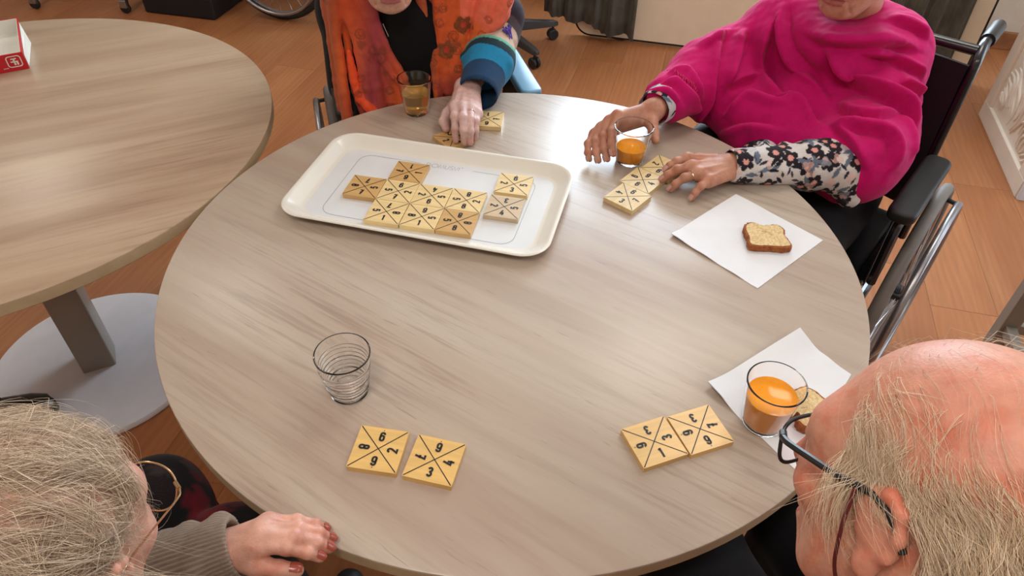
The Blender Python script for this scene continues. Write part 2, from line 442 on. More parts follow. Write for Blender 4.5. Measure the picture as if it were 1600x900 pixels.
# ceiling lamps (above the frame; they light the room)
lamp_em = NT('lamp_diffuser'); lamp_em.set(lamp_em.b, Emission_Color=(1.0, 0.82, 0.62, 1), Emission_Strength=3.0); lamp_em.out(Base_Color=(0.9, 0.85, 0.78, 1))
LAMP_AT = ('above the empty table', 'above the woman in pink', 'above the woman with gold glasses', 'above the shoe end of the room', 'above the balding man')
for i, (x, y, pw) in enumerate(LAMPS):
    root = empty('ceiling_lamp', (x, y, ROOM_H), RA)
    tag(root, 'square white ceiling panel lamp ' + LAMP_AT[i], 'lamp', 'ceiling lamps')
    MB().prism(rrect(0.62, 0.62, 0.02), -0.045, 0.0).build('lamp_housing', M['white_paint'], root)
    MB().prism(rrect(0.56, 0.56, 0.02), -0.05, -0.045).build('lamp_diffuser', lamp_em.m, root)
    area_light('lamp_light', (x, y, ROOM_H - 0.06), (0, 0, -1), 0.55, 0.55, pw, WARM)

# ------------------------------------------------------------------ big round tables
TZ = 0.75
def round_table(name, cx, cy, R, mat, rz_col, label):
    root = empty(name, (cx, cy, 0)); tag(root, label, 'table', None)
    n = 160; b = 0.0025; th = 0.026
    prof = [(0.0, TZ), (R - b, TZ), (R - b * 0.3, TZ - b * 0.3), (R, TZ - b)]
    MB().lathe(prof + [(R, TZ - b - 0.0005)], n).build('table_top', mat, root, smooth=True)
    MB().lathe([(R, TZ - b - 0.0005), (R, TZ - th + b), (R - b, TZ - th), (0.0, TZ - th)], n).build('edge_band', M['table_edge'], root, smooth=True)
    MB().lathe([(0.0, 0.0), (0.272, 0.0), (0.282, 0.004), (0.284, 0.012), (0.280, 0.020), (0.268, 0.024), (0.0, 0.026)], 96).build('base_plate', M['white_paint'], root, smooth=True)
    c = MB().prism(rrect(0.085, 0.085, 0.006, 3), 0.0255, TZ - th - 0.012); c.build('column', M['greige_paint'], root, smooth=True, rz=rz_col)
    MB().prism(rrect(0.30, 0.30, 0.02, 3), TZ - th - 0.012, TZ - th).build('mounting_plate', M['blackmetal'], root, rz=rz_col)
    return root
round_table('round_table', 0.0, 0.0, 0.60, M['table'], 0.4, 'pale wood round table with tray, glasses and number tiles on it')
round_table('round_table', -1.168, 0.367, 0.622, M['table2'], math.radians(26), 'empty pale wood round table with white disc base and red box on it')

# ------------------------------------------------------------------ tray
tc = np.array([-0.161, 0.166]); TA = math.radians(-13.8)
tray = empty('serving_tray', (tc[0], tc[1], TZ), TA)
tag(tray, 'cream plastic serving tray with rounded corners and sloping rim on the table', 'tray')
def ring_loft(rings, closed_bottom=True):
    n = len(rings[0][0]); V = []; F = []
    for P, z in rings: V += [(x, y, z) for x, y in P]
    for i in range(len(rings) - 1):
        for k in range(n): F.append((i * n + k, i * n + (k + 1) % n, (i + 1) * n + (k + 1) % n, (i + 1) * n + k))
    return V, F, n
TW, TH = 0.518, 0.306
def rr(ins, r): return rrect(TW - 2 * ins, TH - 2 * ins, max(r - ins * 0.5, 0.01), 10)
rings = [(rr(0.030, .05), 0.0), (rr(0.024, .05), 0.0008), (rr(0.006, .052), 0.017), (rr(0.001, .052), 0.0185), (rr(0.0, .052), 0.0205), (rr(0.002, .052), 0.022), (rr(0.007, .052), 0.0215),
         (rr(0.010, .052), 0.019), (rr(0.027, .05), 0.0052), (rr(0.031, .05), 0.0038), (rr(0.036, .05), 0.0034)]
V, F, n = ring_loft(rings); F.append(tuple(range(n - 1, -1, -1)))
MB().add(V, F).build('tray_rim', M['tray'], tray, smooth=True)
MB().prism(rr(0.0358, .05), 0.001, 0.0034).build('tray_bed', M['traybed'], tray)
pl = MB(); ln = rrect(0.375, 0.212, 0.026, 10)      # thin printed frame with a gap for the lettering
top_y = 0.106
path = [(0.052, top_y), (0.1615, top_y)] + list(reversed(ln[0:11])) + list(reversed(ln[33:44])) + list(reversed(ln[22:33])) + list(reversed(ln[11:22])) + [(-0.060, top_y)]
stroke(pl, path, 0.0007, lambda x, y: (x, y - 0.004), 0.0037)
pl.build('printed_frame_line', M['thinink'], tray)
lt = MB(); x = -0.049; hh = 0.013
for ch, w in zip('DOMUSVI', (0.0125, 0.0155, 0.0128, 0.0110, 0.0095, 0.0085, 0.0042)):
    for p in LET[ch]: stroke(lt, p, 0.0007, lambda a, b, x=x, w=w: (x + w / 2 + a * hh * 0.98, 0.1005 + b * hh), 0.0037)
    x += w
disc(lt, (x + 0.0035, 0.107), 0.0011, 0.0037)
lt.build('printed_lettering', M['thinink'], tray)

# ------------------------------------------------------------------ number tiles
def tile_mat(name, rgb, edge=False):
    t = NT(name); oi = t.new('ShaderNodeObjectInfo')
    g = t.noise(t.coords('Object', (14, 160, 30)), 1.0, 3)
    a = srgb(*rgb); d = tuple(c * 0.86 for c in a[:3]) + (1,)
    return t.out(Base_Color=t.ramp(g, [(0.35, d), (0.65, a)]), Roughness=0.30, Specular_IOR_Level=0.5)
TM = {'y': tile_mat('tile_wood_yellow', (226, 184, 112)), 'p': tile_mat('tile_wood_pale', (232, 203, 146)), 'b': tile_mat('tile_wood_brown', (206, 164, 104)),
      'g': tile_mat('tile_wood_grey', (208, 184, 150))}
TS, TT = 0.0672, 0.0095
tile_meshes = {}
for k, m in TM.items():
    mb = MB().prism(rrect(TS, TS, 0.0014, 2), 0, TT); me = mb.mesh('number_tile'); me.materials.append(m); tile_meshes[k] = me
dm = {}
for i in range(2):
    b = MB(); h = TS / 2 * 0.96; s = 1 if i else -1
    stroke(b, [(-h, -h * s), (h, h * s)], 0.0014, lambda x, y: (x, y), TT + 0.0002 + 0.0001 * i)
    me = b.mesh('diagonal_line'); me.materials.append(M['ink']); dm[i] = me
gm = {}
for dgt in range(1, 10):
    b = MB(); s = 0.0150
    for p in DIG[dgt]: stroke(b, p, 0.20 * s, lambda x, y: (x * s * 1.08, y * s), 0)
    if dgt in (6, 9): disc(b, (0, -0.66 * s), 0.0008, 0)
    me = b.mesh('numeral'); me.materials.append(M['ink']); gm[dgt] = me
def number_tile(x, y, ang, digits, label, m='y', z=TZ, group=None):
    o = link_mesh('number_tile', tile_meshes[m]); o.location = (x, y, z + 0.0002); o.rotation_euler = (0, 0, ang)
    tag(o, label, 'game tile', group)
    for i in range(2): link_mesh('diagonal_line', dm[i], None, o)
    for q, dgt in enumerate(digits):          # top, right, bottom, left: foot of each numeral points outwards
        if not dgt: continue
        c = link_mesh('numeral', gm[dgt], None, o)
        a = (PI / 2, 0.0, -PI / 2, PI)[q]
        c.location = (math.cos(a) * TS * 0.29, math.sin(a) * TS * 0.29, TT + 0.0004)
        c.rotation_euler = (0, 0, a + PI / 2)
    return o
GT = 'number tiles laid on the tray'
ta = math.radians(-11.2); ex = np.array([math.cos(ta), math.sin(ta)]); ey = np.array([-ex[1], ex[0]])
o6 = at(604.0, 330.2, TZ + 0.013)[:2]; sp = TS + 0.0006
def grid(i, j, dx=0, dy=0): p = o6 + ex * (i * sp + dx) + ey * (j * sp + dy); return p
tz = TZ + 0.0034
for (i, j, dx, dy, dg, m, lb) in (
    (0, 2, 0.0, 0.0004, (1, 1, 9, 7), 'b', 'tan tile numbered 1 1 9 7 touching the tray lettering'),
    (-1, 1, -0.0005, 0.0, (7, 5, 7, 8), 'b', 'brown tile numbered 7 5 7 8 at the outer end of the laid pattern'),
    (0, 1, 0.0, 0.0, (9, 2, 7, 5), 'p', 'pale tile numbered 9 2 7 5 beside the brown end tile'),
    (1, 1, 0.0, 0.0, (4, 5, 6, 2), 'p', 'pale tile numbered 4 5 6 2 in the middle of the laid pattern'),
    (2, 1, 0.0008, 0.0, (8, 2, 8, 5), 'p', 'pale tile numbered 8 2 8 5 next to the grey tile'),
    (0, 0, 0.0, -0.0005, (7, 8, 1, 5), 'p', 'pale tile numbered 7 8 1 5 with its 1 at the tray edge'),
    (1, 0, 0.0012, -0.0006, (6, 5, 1, 8), 'p', 'pale tile numbered 6 5 1 8 between two other tiles'),
    (2, 0, 0.0016, -0.0004, (8, 8, 8, 5), 'b', 'tan tile bearing three eights and a five')):
    p = grid(i, j, dx, dy); number_tile(p[0], p[1], ta, dg, lb, m, tz, GT)
p = at(788, 323, TZ + 0.0129); number_tile(p[0], p[1], math.radians(-11.5), (3, 5, 4, 2), 'greyish tile numbered 3 5 4 2 on the tray', 'g', tz, GT)
p = at(803, 288.6, TZ + 0.0129); number_tile(p[0], p[1] + 0.002, math.radians(-11), (9, 5, 3, 2), 'pale tile numbered 9 5 3 2 above the greyish tile on the tray', 'p', tz, GT)
number_tile(-0.1762, -0.4266, math.radians(-8.3), (9, 2, 9, 8), 'yellow tile numbered 9 2 9 8 in front of the empty glass', 'y')
number_tile(-0.0996, -0.4419, math.radians(-13.0), (6, 4, 3, 7), 'yellow tile numbered 6 4 3 7 beside another tile near the empty glass', 'y')
number_tile(0.1954, -0.4060, math.radians(21.3), (3, 3, 1, 6), 'yellow tile numbered 3 3 1 6 near the man in glasses', 'y')
number_tile(0.2618, -0.3838, math.radians(20.5), (3, 7, 9, 6), 'yellow tile numbered 3 7 9 6 touching the creased napkin', 'y')
eA = math.radians(49.5); c0 = np.array([0.2194, 0.1661]); eu = np.array([math.cos(eA), math.sin(eA)]); ev = np.array([-eu[1], eu[0]])
number_tile(*c0, eA, (4, 9, 7, 3), 'pale tile numbered 4 9 7 3 ending the row by the held glass', 'p')
c1 = c0 + eu * (TS + 0.001) + ev * 0.010
number_tile(*c1, eA + 0.02, (9, 6, 4, 6), 'pale tile numbered 9 6 4 6 in front of the held glass', 'p')
c2 = c1 + eu * (TS + 0.001) + ev * -0.006
number_tile(*c2, eA, (2, 4, 0, 6), 'pale tile under the fingertips of the woman in pink', 'p')
p = at(709, 215, TZ + 0.0095); number_tile(p[0], p[1], math.radians(38), (2, 5, 4, 2), 'tan tile held under the fingers of the woman in orange', 'b')
p = at(762, 185.5, TZ + 0.0095); number_tile(p[0], p[1], math.radians(-4), (1, 7, 9, 4), 'pale tile beyond the hand of the woman in orange', 'p')

# ------------------------------------------------------------------ glasses
GL = glass_mat('clear_glass', ior=1.40)
def juice(name, rgb, trans):
    t = NT(name); n = t.noise(t.coords(), 90, 3)
    c = srgb(*rgb)
    return t.out(Base_Color=t.ramp(n, [(0.3, tuple(x * 0.92 for x in c[:3]) + (1,)), (0.7, c)]), Roughness=0.12, Transmission_Weight=trans, IOR=1.34)
J1 = juice('orange_juice', (255, 160, 24), 0.0); J2 = juice('amber_juice', (255, 204, 108), 0.8)
def tumbler(x, y, rb, rt, h, label, level=None, jm=None, ribs=False, tilt=None, group=None, z=TZ):
    root = empty('drinking_glass', (x, y, z + 0.0003)); tag(root, label, 'glass', group)
    w = 0.0019; base = 0.007
    out = []; N = 40
    for i in range(N + 1):
        f = i / N; zz = 0.003 + (h - 0.004) * f
        r = rb + (rt - rb) * f ** 0.9
        if ribs and f < 0.80: r += 0.0008 * math.sin(2 * PI * f * 11)
        out.append((r, zz))
    prof = [(0.0, 0.0012), (rb * 0.6, 0.0010), (rb - 0.003, 0.0), (rb - 0.001, 0.001)] + out + [(rt - 0.0004, h), (rt - w, h - 0.0002), (rt - w - 0.0004, h - 0.0016)]
    for i in range(N, -1, -1):
        f = i / N; zz = base + (h - 0.003 - base) * f; ff = (zz - 0.003) / (h - 0.004)
        prof.append((rb + (rt - rb) * max(ff, 0) ** 0.9 - w - 0.0004, zz))
    prof += [(rb * 0.75, base - 0.0012), (0.0, base - 0.0015)]
    g = MB().lathe(prof, 64).build('glass_body', GL, root, smooth=True)
    if level:
        pr = [(0.0, base - 0.0003), (rb * 0.72, base)]
        for i in range(13):
            zz = base + 0.0015 + (level - base - 0.0015) * i / 12; ff = (zz - 0.003) / (h - 0.004)
            pr.append((rb + (rt - rb) * max(ff, 0) ** 0.9 - w - 0.0009, zz))
        rl = pr[-1][0]; pr += [(rl - 0.0006, level + 0.0006), (rl - 0.002, level), (0.0, level - 0.0003)]
        MB().lathe(pr, 48).build('juice', jm, root, smooth=True)
    return root
p = at(547, 612, TZ); tumbler(p[0], p[1], 0.0265, 0.0392, 0.083, 'empty clear ribbed drinking glass standing on the table', ribs=True)
p = at(1190.5, 659, TZ); tumbler(p[0], p[1], 0.0295, 0.0400, 0.082, 'glass nearly full of orange juice standing on the creased napkin', 0.056, J1, z=TZ + 0.0018)
p = at(983.5, 250, TZ + 0.002); GB = (p[0], p[1]); tumbler(p[0], p[1], 0.0285, 0.0398, 0.081, 'half full glass of orange juice held by the woman in pink', 0.036, J1)
p = at(651.5, 175, TZ); tumbler(p[0], p[1], 0.0270, 0.0385, 0.084, 'glass of amber juice in front of the woman in orange', 0.050, J2)

# ------------------------------------------------------------------ napkins and cake
NAP = NT('paper_napkin'); NAP.bump(NAP.noise(NAP.coords(), 130, 3), 0.25, 0.001)
NAP.out(Base_Color=NAP.ramp(NAP.noise(NAP.coords(), 9, 2), [(0.3, srgb(224, 225, 228)), (0.7, srgb(234, 235, 238))]), Roughness=0.85, Specular_IOR_Level=0.2)
def sheet(name, corners, hfun, th, label, n=28):
    c = [np.array(k[:2]) for k in corners]; V = []; F = []
    for layer in (1, 0):
        for i in range(n + 1):
            for j in range(n + 1):
                a, b = i / n, j / n
                p = c[0] * (1 - a) * (1 - b) + c[1] * a * (1 - b) + c[2] * a * b + c[3] * (1 - a) * b
                z = hfun(a, b, p); off = (0.0 if layer else -th)
                V.append((p[0], p[1], TZ + 0.0003 + th + z + off))
    m = (n + 1) ** 2
    for i in range(n):
        for j in range(n):
            q = (i * (n + 1) + j, (i + 1) * (n + 1) + j, (i + 1) * (n + 1) + j + 1, i * (n + 1) + j + 1)
            F.append(q); F.append(tuple(m + k for k in reversed(q)))
    for k in range(n):
        for (a, b) in (((k) * (n + 1), (k + 1) * (n + 1)), ((k + 1) * (n + 1) + n, k * (n + 1) + n), (k + 1, k), (n * (n + 1) + k, n * (n + 1) + k + 1)):
            F.append((a, b, m + b, m + a))
    me = np_mesh(name, V, F); o = link_mesh(name, me, NAP.m, None, True); me.set_sharp_from_angle(angle=0.9)
    tag(o, label, 'napkin'); return o
k = [at(u, v, TZ + 0.002) for u, v in ((1150, 303), (1286, 375), (1184, 450), (1048, 367))]
sheet('paper_napkin', k, lambda a, b, p: 0.0012 * max(0, math.sin(a * 7 + b * 3)) * (1 - a) + 0.004 * max(0, b - 0.86) / 0.14 * max(0, 1 - a * 1.5) + 0.0008 * math.sin(a * 19) * b, 0.0014,
      'white folded paper napkin lying flat under the whole cake slice')
k = [at(u, v, TZ + 0.002) for u, v in ((1246, 522), (1330, 585), (1243, 733), (1104, 604))]
def crease(a, b, p):
    lift = 0.016 * max(0.0, (0.45 - a)) ** 1.3 * 2.2 * (1.25 - b) + 0.010 * (max(0.0, b - 0.70) / 0.30) ** 2 * max(0, 0.5 - a) / 0.5
    d = math.hypot(p[0] - 0.352, p[1] + 0.366)
    return lift * min(1.0, max(0.0, (d - 0.034) / 0.03)) + 0.0006 * math.sin(a * 14 + b * 5)
sheet('paper_napkin', k, crease, 0.0012, 'white creased paper napkin with a turned-up corner under the full glass')
def cake(name, outline, th, loc, rz, label):
    root = empty(name, loc, rz); tag(root, label, 'cake slice')
    cr = NT('cake_crumb'); n = cr.noise(cr.coords(), 260, 4, 0.7); cr.bump(n, 0.9, 0.002)
    cr.out(Base_Color=cr.ramp(n, [(0.32, srgb(200, 164, 108)), (0.6, srgb(236, 210, 160))]), Roughness=0.9)
    ct = NT('cake_crust'); n = ct.noise(ct.coords(), 150, 4, 0.7); ct.bump(n, 0.8, 0.002)
    ct.out(Base_Color=ct.ramp(n, [(0.3, srgb(118, 58, 20)), (0.7, srgb(176, 102, 44))]), Roughness=0.8)
    P = np.array(outline); c = P.mean(0); N = len(P)
    inner = c + (P - c) * 0.90
    r = np.random.default_rng(3).normal(0, 0.0005, N)
    V = []; F = []
    for s, z in ((1.0, 0.0008), (1.012, th * 0.5), (1.0, th - 0.0008), (0.975, th)):
        for i in range(N): q = c + (P[i] - c) * s; V.append((q[0] + r[i], q[1] - r[i], z))
    for q in inner: V.append((q[0], q[1], th + 0.0002))
    for l in range(4):
        for i in range(N): F.append((l * N + i, l * N + (i + 1) % N, (l + 1) * N + (i + 1) % N, (l + 1) * N + i))
    F.append(tuple(range(N - 1, -1, -1)))
    MB().add(V, F).build('crust', ct.m, root, smooth=True)
    rings = 8; V = [(c[0], c[1], th + 0.001)]; F = []
    for j in range(1, rings + 1):
        for i in range(N):
            q = c + (inner[i] - c) * (j / rings) * 1.015; V.append((q[0], q[1], th + 0.0006 + float(rng.normal(0, 0.00035))))
    for i in range(N): F.append((0, 1 + i, 1 + (i + 1) % N))
    for j in range(rings - 1):
        for i in range(N): F.append((1 + j * N + i, 1 + (j + 1) * N + i, 1 + (j + 1) * N + (i + 1) % N, 1 + j * N + (i + 1) % N))
    MB().add(V, F).build('crumb', cr.m, root, smooth=True)
    return root
def spline_closed(P, n=6):
    P = np.array(P, float); N = len(P); out = []
    for i in range(N):
        p0, p1, p2, p3 = P[i - 1], P[i], P[(i + 1) % N], P[(i + 2) % N]
        for k in range(n):
            t = k / n; out.append(0.5 * ((2 * p1) + (-p0 + p2) * t + (2 * p0 - 5 * p1 + 4 * p2 - p3) * t * t + (-p0 + 3 * p1 - 3 * p2 + p3) * t ** 3))
    return [tuple(o) for o in out]
SL = spline_closed([(-0.036, -0.033), (0.0, -0.036), (0.036, -0.034), (0.0375, -0.018), (0.033, 0.002), (0.036, 0.018), (0.026, 0.031), (0.008, 0.029), (-0.004, 0.0285), (-0.020, 0.036), (-0.034, 0.028), (-0.038, 0.012), (-0.036, -0.01)])
p = at(1198, 367, TZ + 0.014); cake('cake_slice', SL, 0.0125, (p[0], p[1], TZ + 0.0026), math.radians(-2), 'whole slice of plain cake with brown crust on flat napkin')
SL2 = spline_closed([(-0.030, -0.026), (0.0, -0.032), (0.030, -0.030), (0.034, 0.0), (0.030, 0.024), (0.012, 0.031), (-0.006, 0.027), (-0.024, 0.012), (-0.020, -0.004), (-0.032, -0.012)])
p = at(1262, 640, TZ + 0.01); cake('cake_slice', SL2, 0.0125, (p[0] - 0.002, p[1], TZ + 0.0032), math.radians(30), 'bitten cake slice behind the full juice glass')

# ================================================================== furniture around the tables
def circle_pts(c, r, ax, ay, n=40):
    c = np.array(c, float); ax = np.array(ax, float); ay = np.array(ay, float)
    return [c + r * (math.cos(2 * PI * k / n) * ax + math.sin(2 * PI * k / n) * ay) for k in range(n)]
def bend(pts, n=5, f=0.3):
    """round the corners of a polyline"""
    P = [np.array(p, float) for p in pts]; out = [P[0]]
    for i in range(1, len(P) - 1):
        a = P[i] + (P[i - 1] - P[i]) * f; b = P[i] + (P[i + 1] - P[i]) * f
        for k in range(n + 1):
            t = k / n; out.append((1 - t) ** 2 * a + 2 * t * (1 - t) * P[i] + t * t * b)
    return out + [P[-1]]
def wheelchair(x, y, ang, label, pad_left, pad_right, tyre, group=None, foot=True):
    root = empty('wheelchair', (x, y, 0), ang); tag(root, label, 'wheelchair', group)
    X, Z = (1, 0, 0), (0, 0, 1)
    for s in (-1, 1):
        wx, wy, wz = -0.17, 0.27 * s, 0.30
        w = MB().tube(circle_pts((wx, wy, wz), 0.284, X, Z, 56), 0.016, 10, closed=True).build('rear_wheel', tyre, root, smooth=True)
        MB().tube(circle_pts((wx, wy, wz), 0.262, X, Z, 56), 0.0075, 8, closed=True).build('wheel_rim', M['alu'], w, smooth=True)
        MB().tube(circle_pts((wx, wy + 0.040 * s, wz), 0.258, X, Z, 56), 0.0098, 10, closed=True).build('hand_rim', M['alu'], w, smooth=True)
        MB().tube([(wx, wy - 0.03, wz), (wx, wy + 0.035, wz)], 0.022, 16).build('wheel_hub', M['black_plastic'], w, smooth=True)
        sp = MB()
        for k in range(24):
            a = 2 * PI * k / 24; b = a + (0.5 if k % 2 else -0.5); o = 0.022 * (1 if k % 4 < 2 else -1)
            sp.tube([(wx + 0.02 * math.cos(b), wy + o, wz + 0.02 * math.sin(b)), (wx + 0.26 * math.cos(a), wy, wz + 0.26 * math.sin(a))], 0.0011, 5)
        sp.build('spokes', M['chrome'], w)['kind'] = 'stuff'
        for k in range(4):
            a = 2 * PI * k / 4 + 0.6; MB().tube([(wx + 0.258 * math.cos(a), wy + 0.040 * s, wz + 0.258 * math.sin(a)), (wx + 0.262 * math.cos(a), wy, wz + 0.262 * math.sin(a))], 0.006, 8).build('rim_bracket', M['black_plastic'], w)
        pad = pad_left if s > 0 else pad_right
        ap = rrect(0.29, 0.058, 0.022, 6, -0.03, 0.235 * s)
        MB().prism(ap, 0.668, 0.695).build('armrest_pad', pad, root, smooth=True, bevel=0.008, seg=3)
        MB().tube(bend([(0.08, 0.235 * s, 0.48), (0.08, 0.235 * s, 0.655), (-0.14, 0.235 * s, 0.655), (-0.14, 0.235 * s, 0.48)]), 0.010, 8).build('armrest_support', M['blackmetal'], root, smooth=True)
        MB().prism([(0.075, 0.46), (0.075, 0.645), (-0.135, 0.645), (-0.135, 0.46)], -0.0015, 0.0015).build('side_guard', M['black_plastic'], root).matrix_local = Matrix(((1, 0, 0, 0), (0, 0, -1, 0.222 * s), (0, 1, 0, 0), (0, 0, 0, 1)))
        MB().tube(bend([(-0.25, 0.21 * s, 0.47), (-0.255, 0.21 * s, 0.88), (-0.30, 0.205 * s, 0.905), (-0.345, 0.205 * s, 0.905)], 5, 0.25), 0.0115, 10).build('back_tube', M['blackmetal'], root, smooth=True)
        MB().tube([(-0.335, 0.205 * s, 0.905), (-0.35, 0.205 * s, 0.905), (-0.44, 0.205 * s, 0.904), (-0.455, 0.205 * s, 0.903)], [0.016, 0.0165, 0.0165, 0.013], 14).build('push_grip', M['black_plastic'], root, smooth=True)
        MB().tube(bend([(-0.345, 0.205 * s, 0.885), (-0.36, 0.205 * s, 0.86), (-0.41, 0.205 * s, 0.872)]), 0.006, 8).build('brake_lever', M['blackmetal'], root, smooth=True)
        MB().tube(bend([(-0.25, 0.21 * s, 0.47), (0.27, 0.21 * s, 0.47), (0.31, 0.205 * s, 0.30), (0.40, 0.19 * s, 0.13)], 5, 0.15), 0.012, 8).build('side_frame', M['blackmetal'], root, smooth=True)
        MB().tube(bend([(-0.25, 0.21 * s, 0.47), (-0.25, 0.21 * s, 0.28), (0.26, 0.21 * s, 0.22), (0.27, 0.21 * s, 0.47)], 5, 0.15), 0.011, 8).build('lower_frame', M['blackmetal'], root, smooth=True)
        fk = MB().tube([(0.27, 0.21 * s, 0.24), (0.27, 0.21 * s, 0.17)], 0.014, 10); 
        for d in (-0.022, 0.022): fk.tube([(0.27, 0.21 * s + d * 0.6, 0.17), (0.235, 0.21 * s + d, 0.08)], 0.006, 6)
        fk.build('caster_fork', M['alu'], root, smooth=True)
        MB().tube(circle_pts((0.235, 0.21 * s, 0.078), 0.062, X, Z, 28), 0.016, 8, closed=True).lathe([(0.0, -0.008), (0.05, -0.008), (0.05, 0.008), (0.0, 0.008)], 20, Matrix(((1, 0, 0, 0.235), (0, 0, 1, 0.21 * s), (0, 1, 0, 0.078), (0, 0, 0, 1)))).build('caster_wheel', M['rubber'], root, smooth=True)
        if foot: MB().prism(rrect(0.15, 0.13, 0.02, 4, 0.44, 0.10 * s), 0.105, 0.115).build('footplate', M['grey_plastic'], root)
    MB().box((-0.23, -0.20, 0.462), (0.24, 0.20, 0.482)).build('seat', M['black_vinyl'], root, bevel=0.008)
    bk = MB(); V = []; F = []
    for i in range(9):
        for j in range(9):
            a = j / 8 * 2 - 1; z = 0.50 + 0.375 * i / 8
            for t in (0, 0.008): V.append((-0.245 - 0.025 * (1 - a * a) - t, 0.2 * a, z))
    for i in range(8):
        for j in range(8):
            q = [((i + di) * 9 + j + dj) * 2 for di, dj in ((0, 0), (0, 1), (1, 1), (1, 0))]
            F.append(tuple(q)); F.append(tuple(k + 1 for k in reversed(q)))
    for j in range(8): 
        for i in (0, 8):
            a, b = (i * 9 + j) * 2, (i * 9 + j + 1) * 2; F.append((a, b, b + 1, a + 1))
    bk.add(V, F).build('backrest', M['black_vinyl'], root, smooth=True)
    MB().tube([(-0.285, -0.20, 0.897), (-0.285, 0.20, 0.897)], 0.0125, 10).build('push_bar', M['blackmetal'], root, smooth=True)
    cr = MB(); cr.tube([(0.0, -0.21, 0.24), (0.0, 0.20, 0.455)], 0.010, 8); cr.tube([(0.02, 0.21, 0.24), (0.02, -0.20, 0.455)], 0.010, 8); cr.build('cross_brace', M['blackmetal'], root, smooth=True)
    return root
BF = math.radians(231.6)
PADREFLECT = plain('armrest_blue_reflection', (112, 160, 190), 0.28, var=0.05)  # blue window reflection put into this pad's base colour
wheelchair(0.682, 0.452, BF, 'black wheelchair with grey tyres carrying the woman in pink', M['black_vinyl'], M['black_vinyl'], plain('grey_tyre', (120, 112, 106), 0.55, var=0.06))
AF = math.radians(-74)
wheelchair(-0.215, 0.760, AF, 'wheelchair with one reflection-blue and one black armrest under the woman in orange', PADREFLECT, M['black_vinyl'], M['rubber'])
wheelchair(-1.03, 3.05, math.radians(-14), 'empty black wheelchair parked by the wall next to the black case', M['black_vinyl'], M['black_vinyl'], plain('black_tyre', (38, 36, 36), 0.6), foot=False)

def armchair(x, y, ang, label, seat_mat, leg_mat):
    root = empty('armchair', (x, y, 0), ang); tag(root, label, 'chair')
    MB().prism(rrect(0.44, 0.44, 0.04, 5), 0.42, 0.475).build('seat', seat_mat, root, smooth=True, bevel=0.012, seg=3)
    b = MB().prism(rrect(0.42, 0.36, 0.05, 5), -0.018, 0.018).build('backrest', seat_mat, root, smooth=True, bevel=0.01, seg=3)
    b.matrix_local = Matrix.Translation((-0.235, 0, 0.70)) @ Matrix.Rotation(math.radians(-8), 4, 'Y') @ Matrix(((0, 0, 1, 0), (1, 0, 0, 0), (0, 1, 0, 0), (0, 0, 0, 1)))
    for s in (-1, 1):
        MB().tube([(0.19, 0.215 * s, 0.0), (0.20, 0.215 * s, 0.655)], 0.014, 10).build('leg', leg_mat, root, smooth=True)
        MB().tube([(-0.25, 0.20 * s, 0.0), (-0.21, 0.20 * s, 0.45), (-0.262, 0.19 * s, 0.86)], 0.014, 10).build('leg', leg_mat, root, smooth=True)
        MB().prism(rrect(0.40, 0.045, 0.02, 4, -0.01, 0.215 * s), 0.655, 0.675).build('armrest', leg_mat, root, smooth=True, bevel=0.006)
        MB().tube([(0.19, 0.215 * s, 0.40), (-0.21, 0.20 * s, 0.40)], 0.010, 8).build('side_rail', leg_mat, root, smooth=True)
    return root
GREYF = plain('grey_fabric', (132, 130, 132), 0.85, var=0.05, bump=0.2)
CF = math.atan2(0.86, 0.50); DF = math.atan2(0.62, -0.78)
armchair(-0.452, -0.875, CF, 'grey armchair holding the woman with gold glasses', GREYF, M['greige_paint'])
armchair(0.455, -0.81, DF, 'grey armchair holding the balding man', GREYF, M['greige_paint'])

# swivel chair base behind the woman in orange
root = empty('swivel_chair', (-0.10, 2.54, 0), math.radians(-52)); tag(root, 'dark grey office swivel chair on a five-star caster base by the curtain', 'chair')
for k in range(5):
    a = 2 * PI * k / 5; R4 = Matrix.Rotation(a, 4, 'Z'); mb = MB()
    V = []
    for (r, w, z0, z1) in ((0.03, 0.024, 0.075, 0.135), (0.16, 0.021, 0.073, 0.118), (0.30, 0.019, 0.070, 0.098), (0.325, 0.012, 0.072, 0.092)):
        V += [R4 @ Vector(v) for v in ((r, -w, z0), (r, w, z0), (r, w * 0.75, z1), (r, -w * 0.75, z1))]
    F = [(3, 2, 1, 0), (12, 13, 14, 15)]
    for l in range(3):
        for j in range(4): F.append((l * 4 + j, l * 4 + (j + 1) % 4, l * 4 + 4 + (j + 1) % 4, l * 4 + 4 + j))
    leg = mb.add(V, F).build('base_leg', M['grey_plastic'], root, bevel=0.004)
    cw = MB()
    for d in (-0.012, 0.012):
        m4 = R4 @ Matrix.Translation((0.30, d, 0.027)) @ Matrix.Rotation(PI / 2, 4, 'X')
        cw.lathe([(0.0, -0.009), (0.023, -0.009), (0.027, -0.005), (0.027, 0.005), (0.023, 0.009), (0.0, 0.009)], 20, m4)
    cw.tube([R4 @ Vector((0.30, 0, 0.03)), R4 @ Vector((0.30, 0, 0.08))], 0.007, 8)
    cw.build('caster', M['black_plastic'], leg, smooth=True)
MB().lathe([(0.0, 0.06), (0.045, 0.06), (0.045, 0.14), (0.026, 0.15), (0.026, 0.42), (0.0, 0.42)], 20).build('gas_lift', M['grey_plastic'], root, smooth=True)
MB().prism(rrect(0.46, 0.46, 0.08, 6), 0.42, 0.49).build('seat', M['black_vinyl'], root, smooth=True, bevel=0.02, seg=3)
b = MB().prism(rrect(0.42, 0.48, 0.08, 6), -0.03, 0.03).build('backrest', M['black_vinyl'], root, smooth=True, bevel=0.02, seg=3)
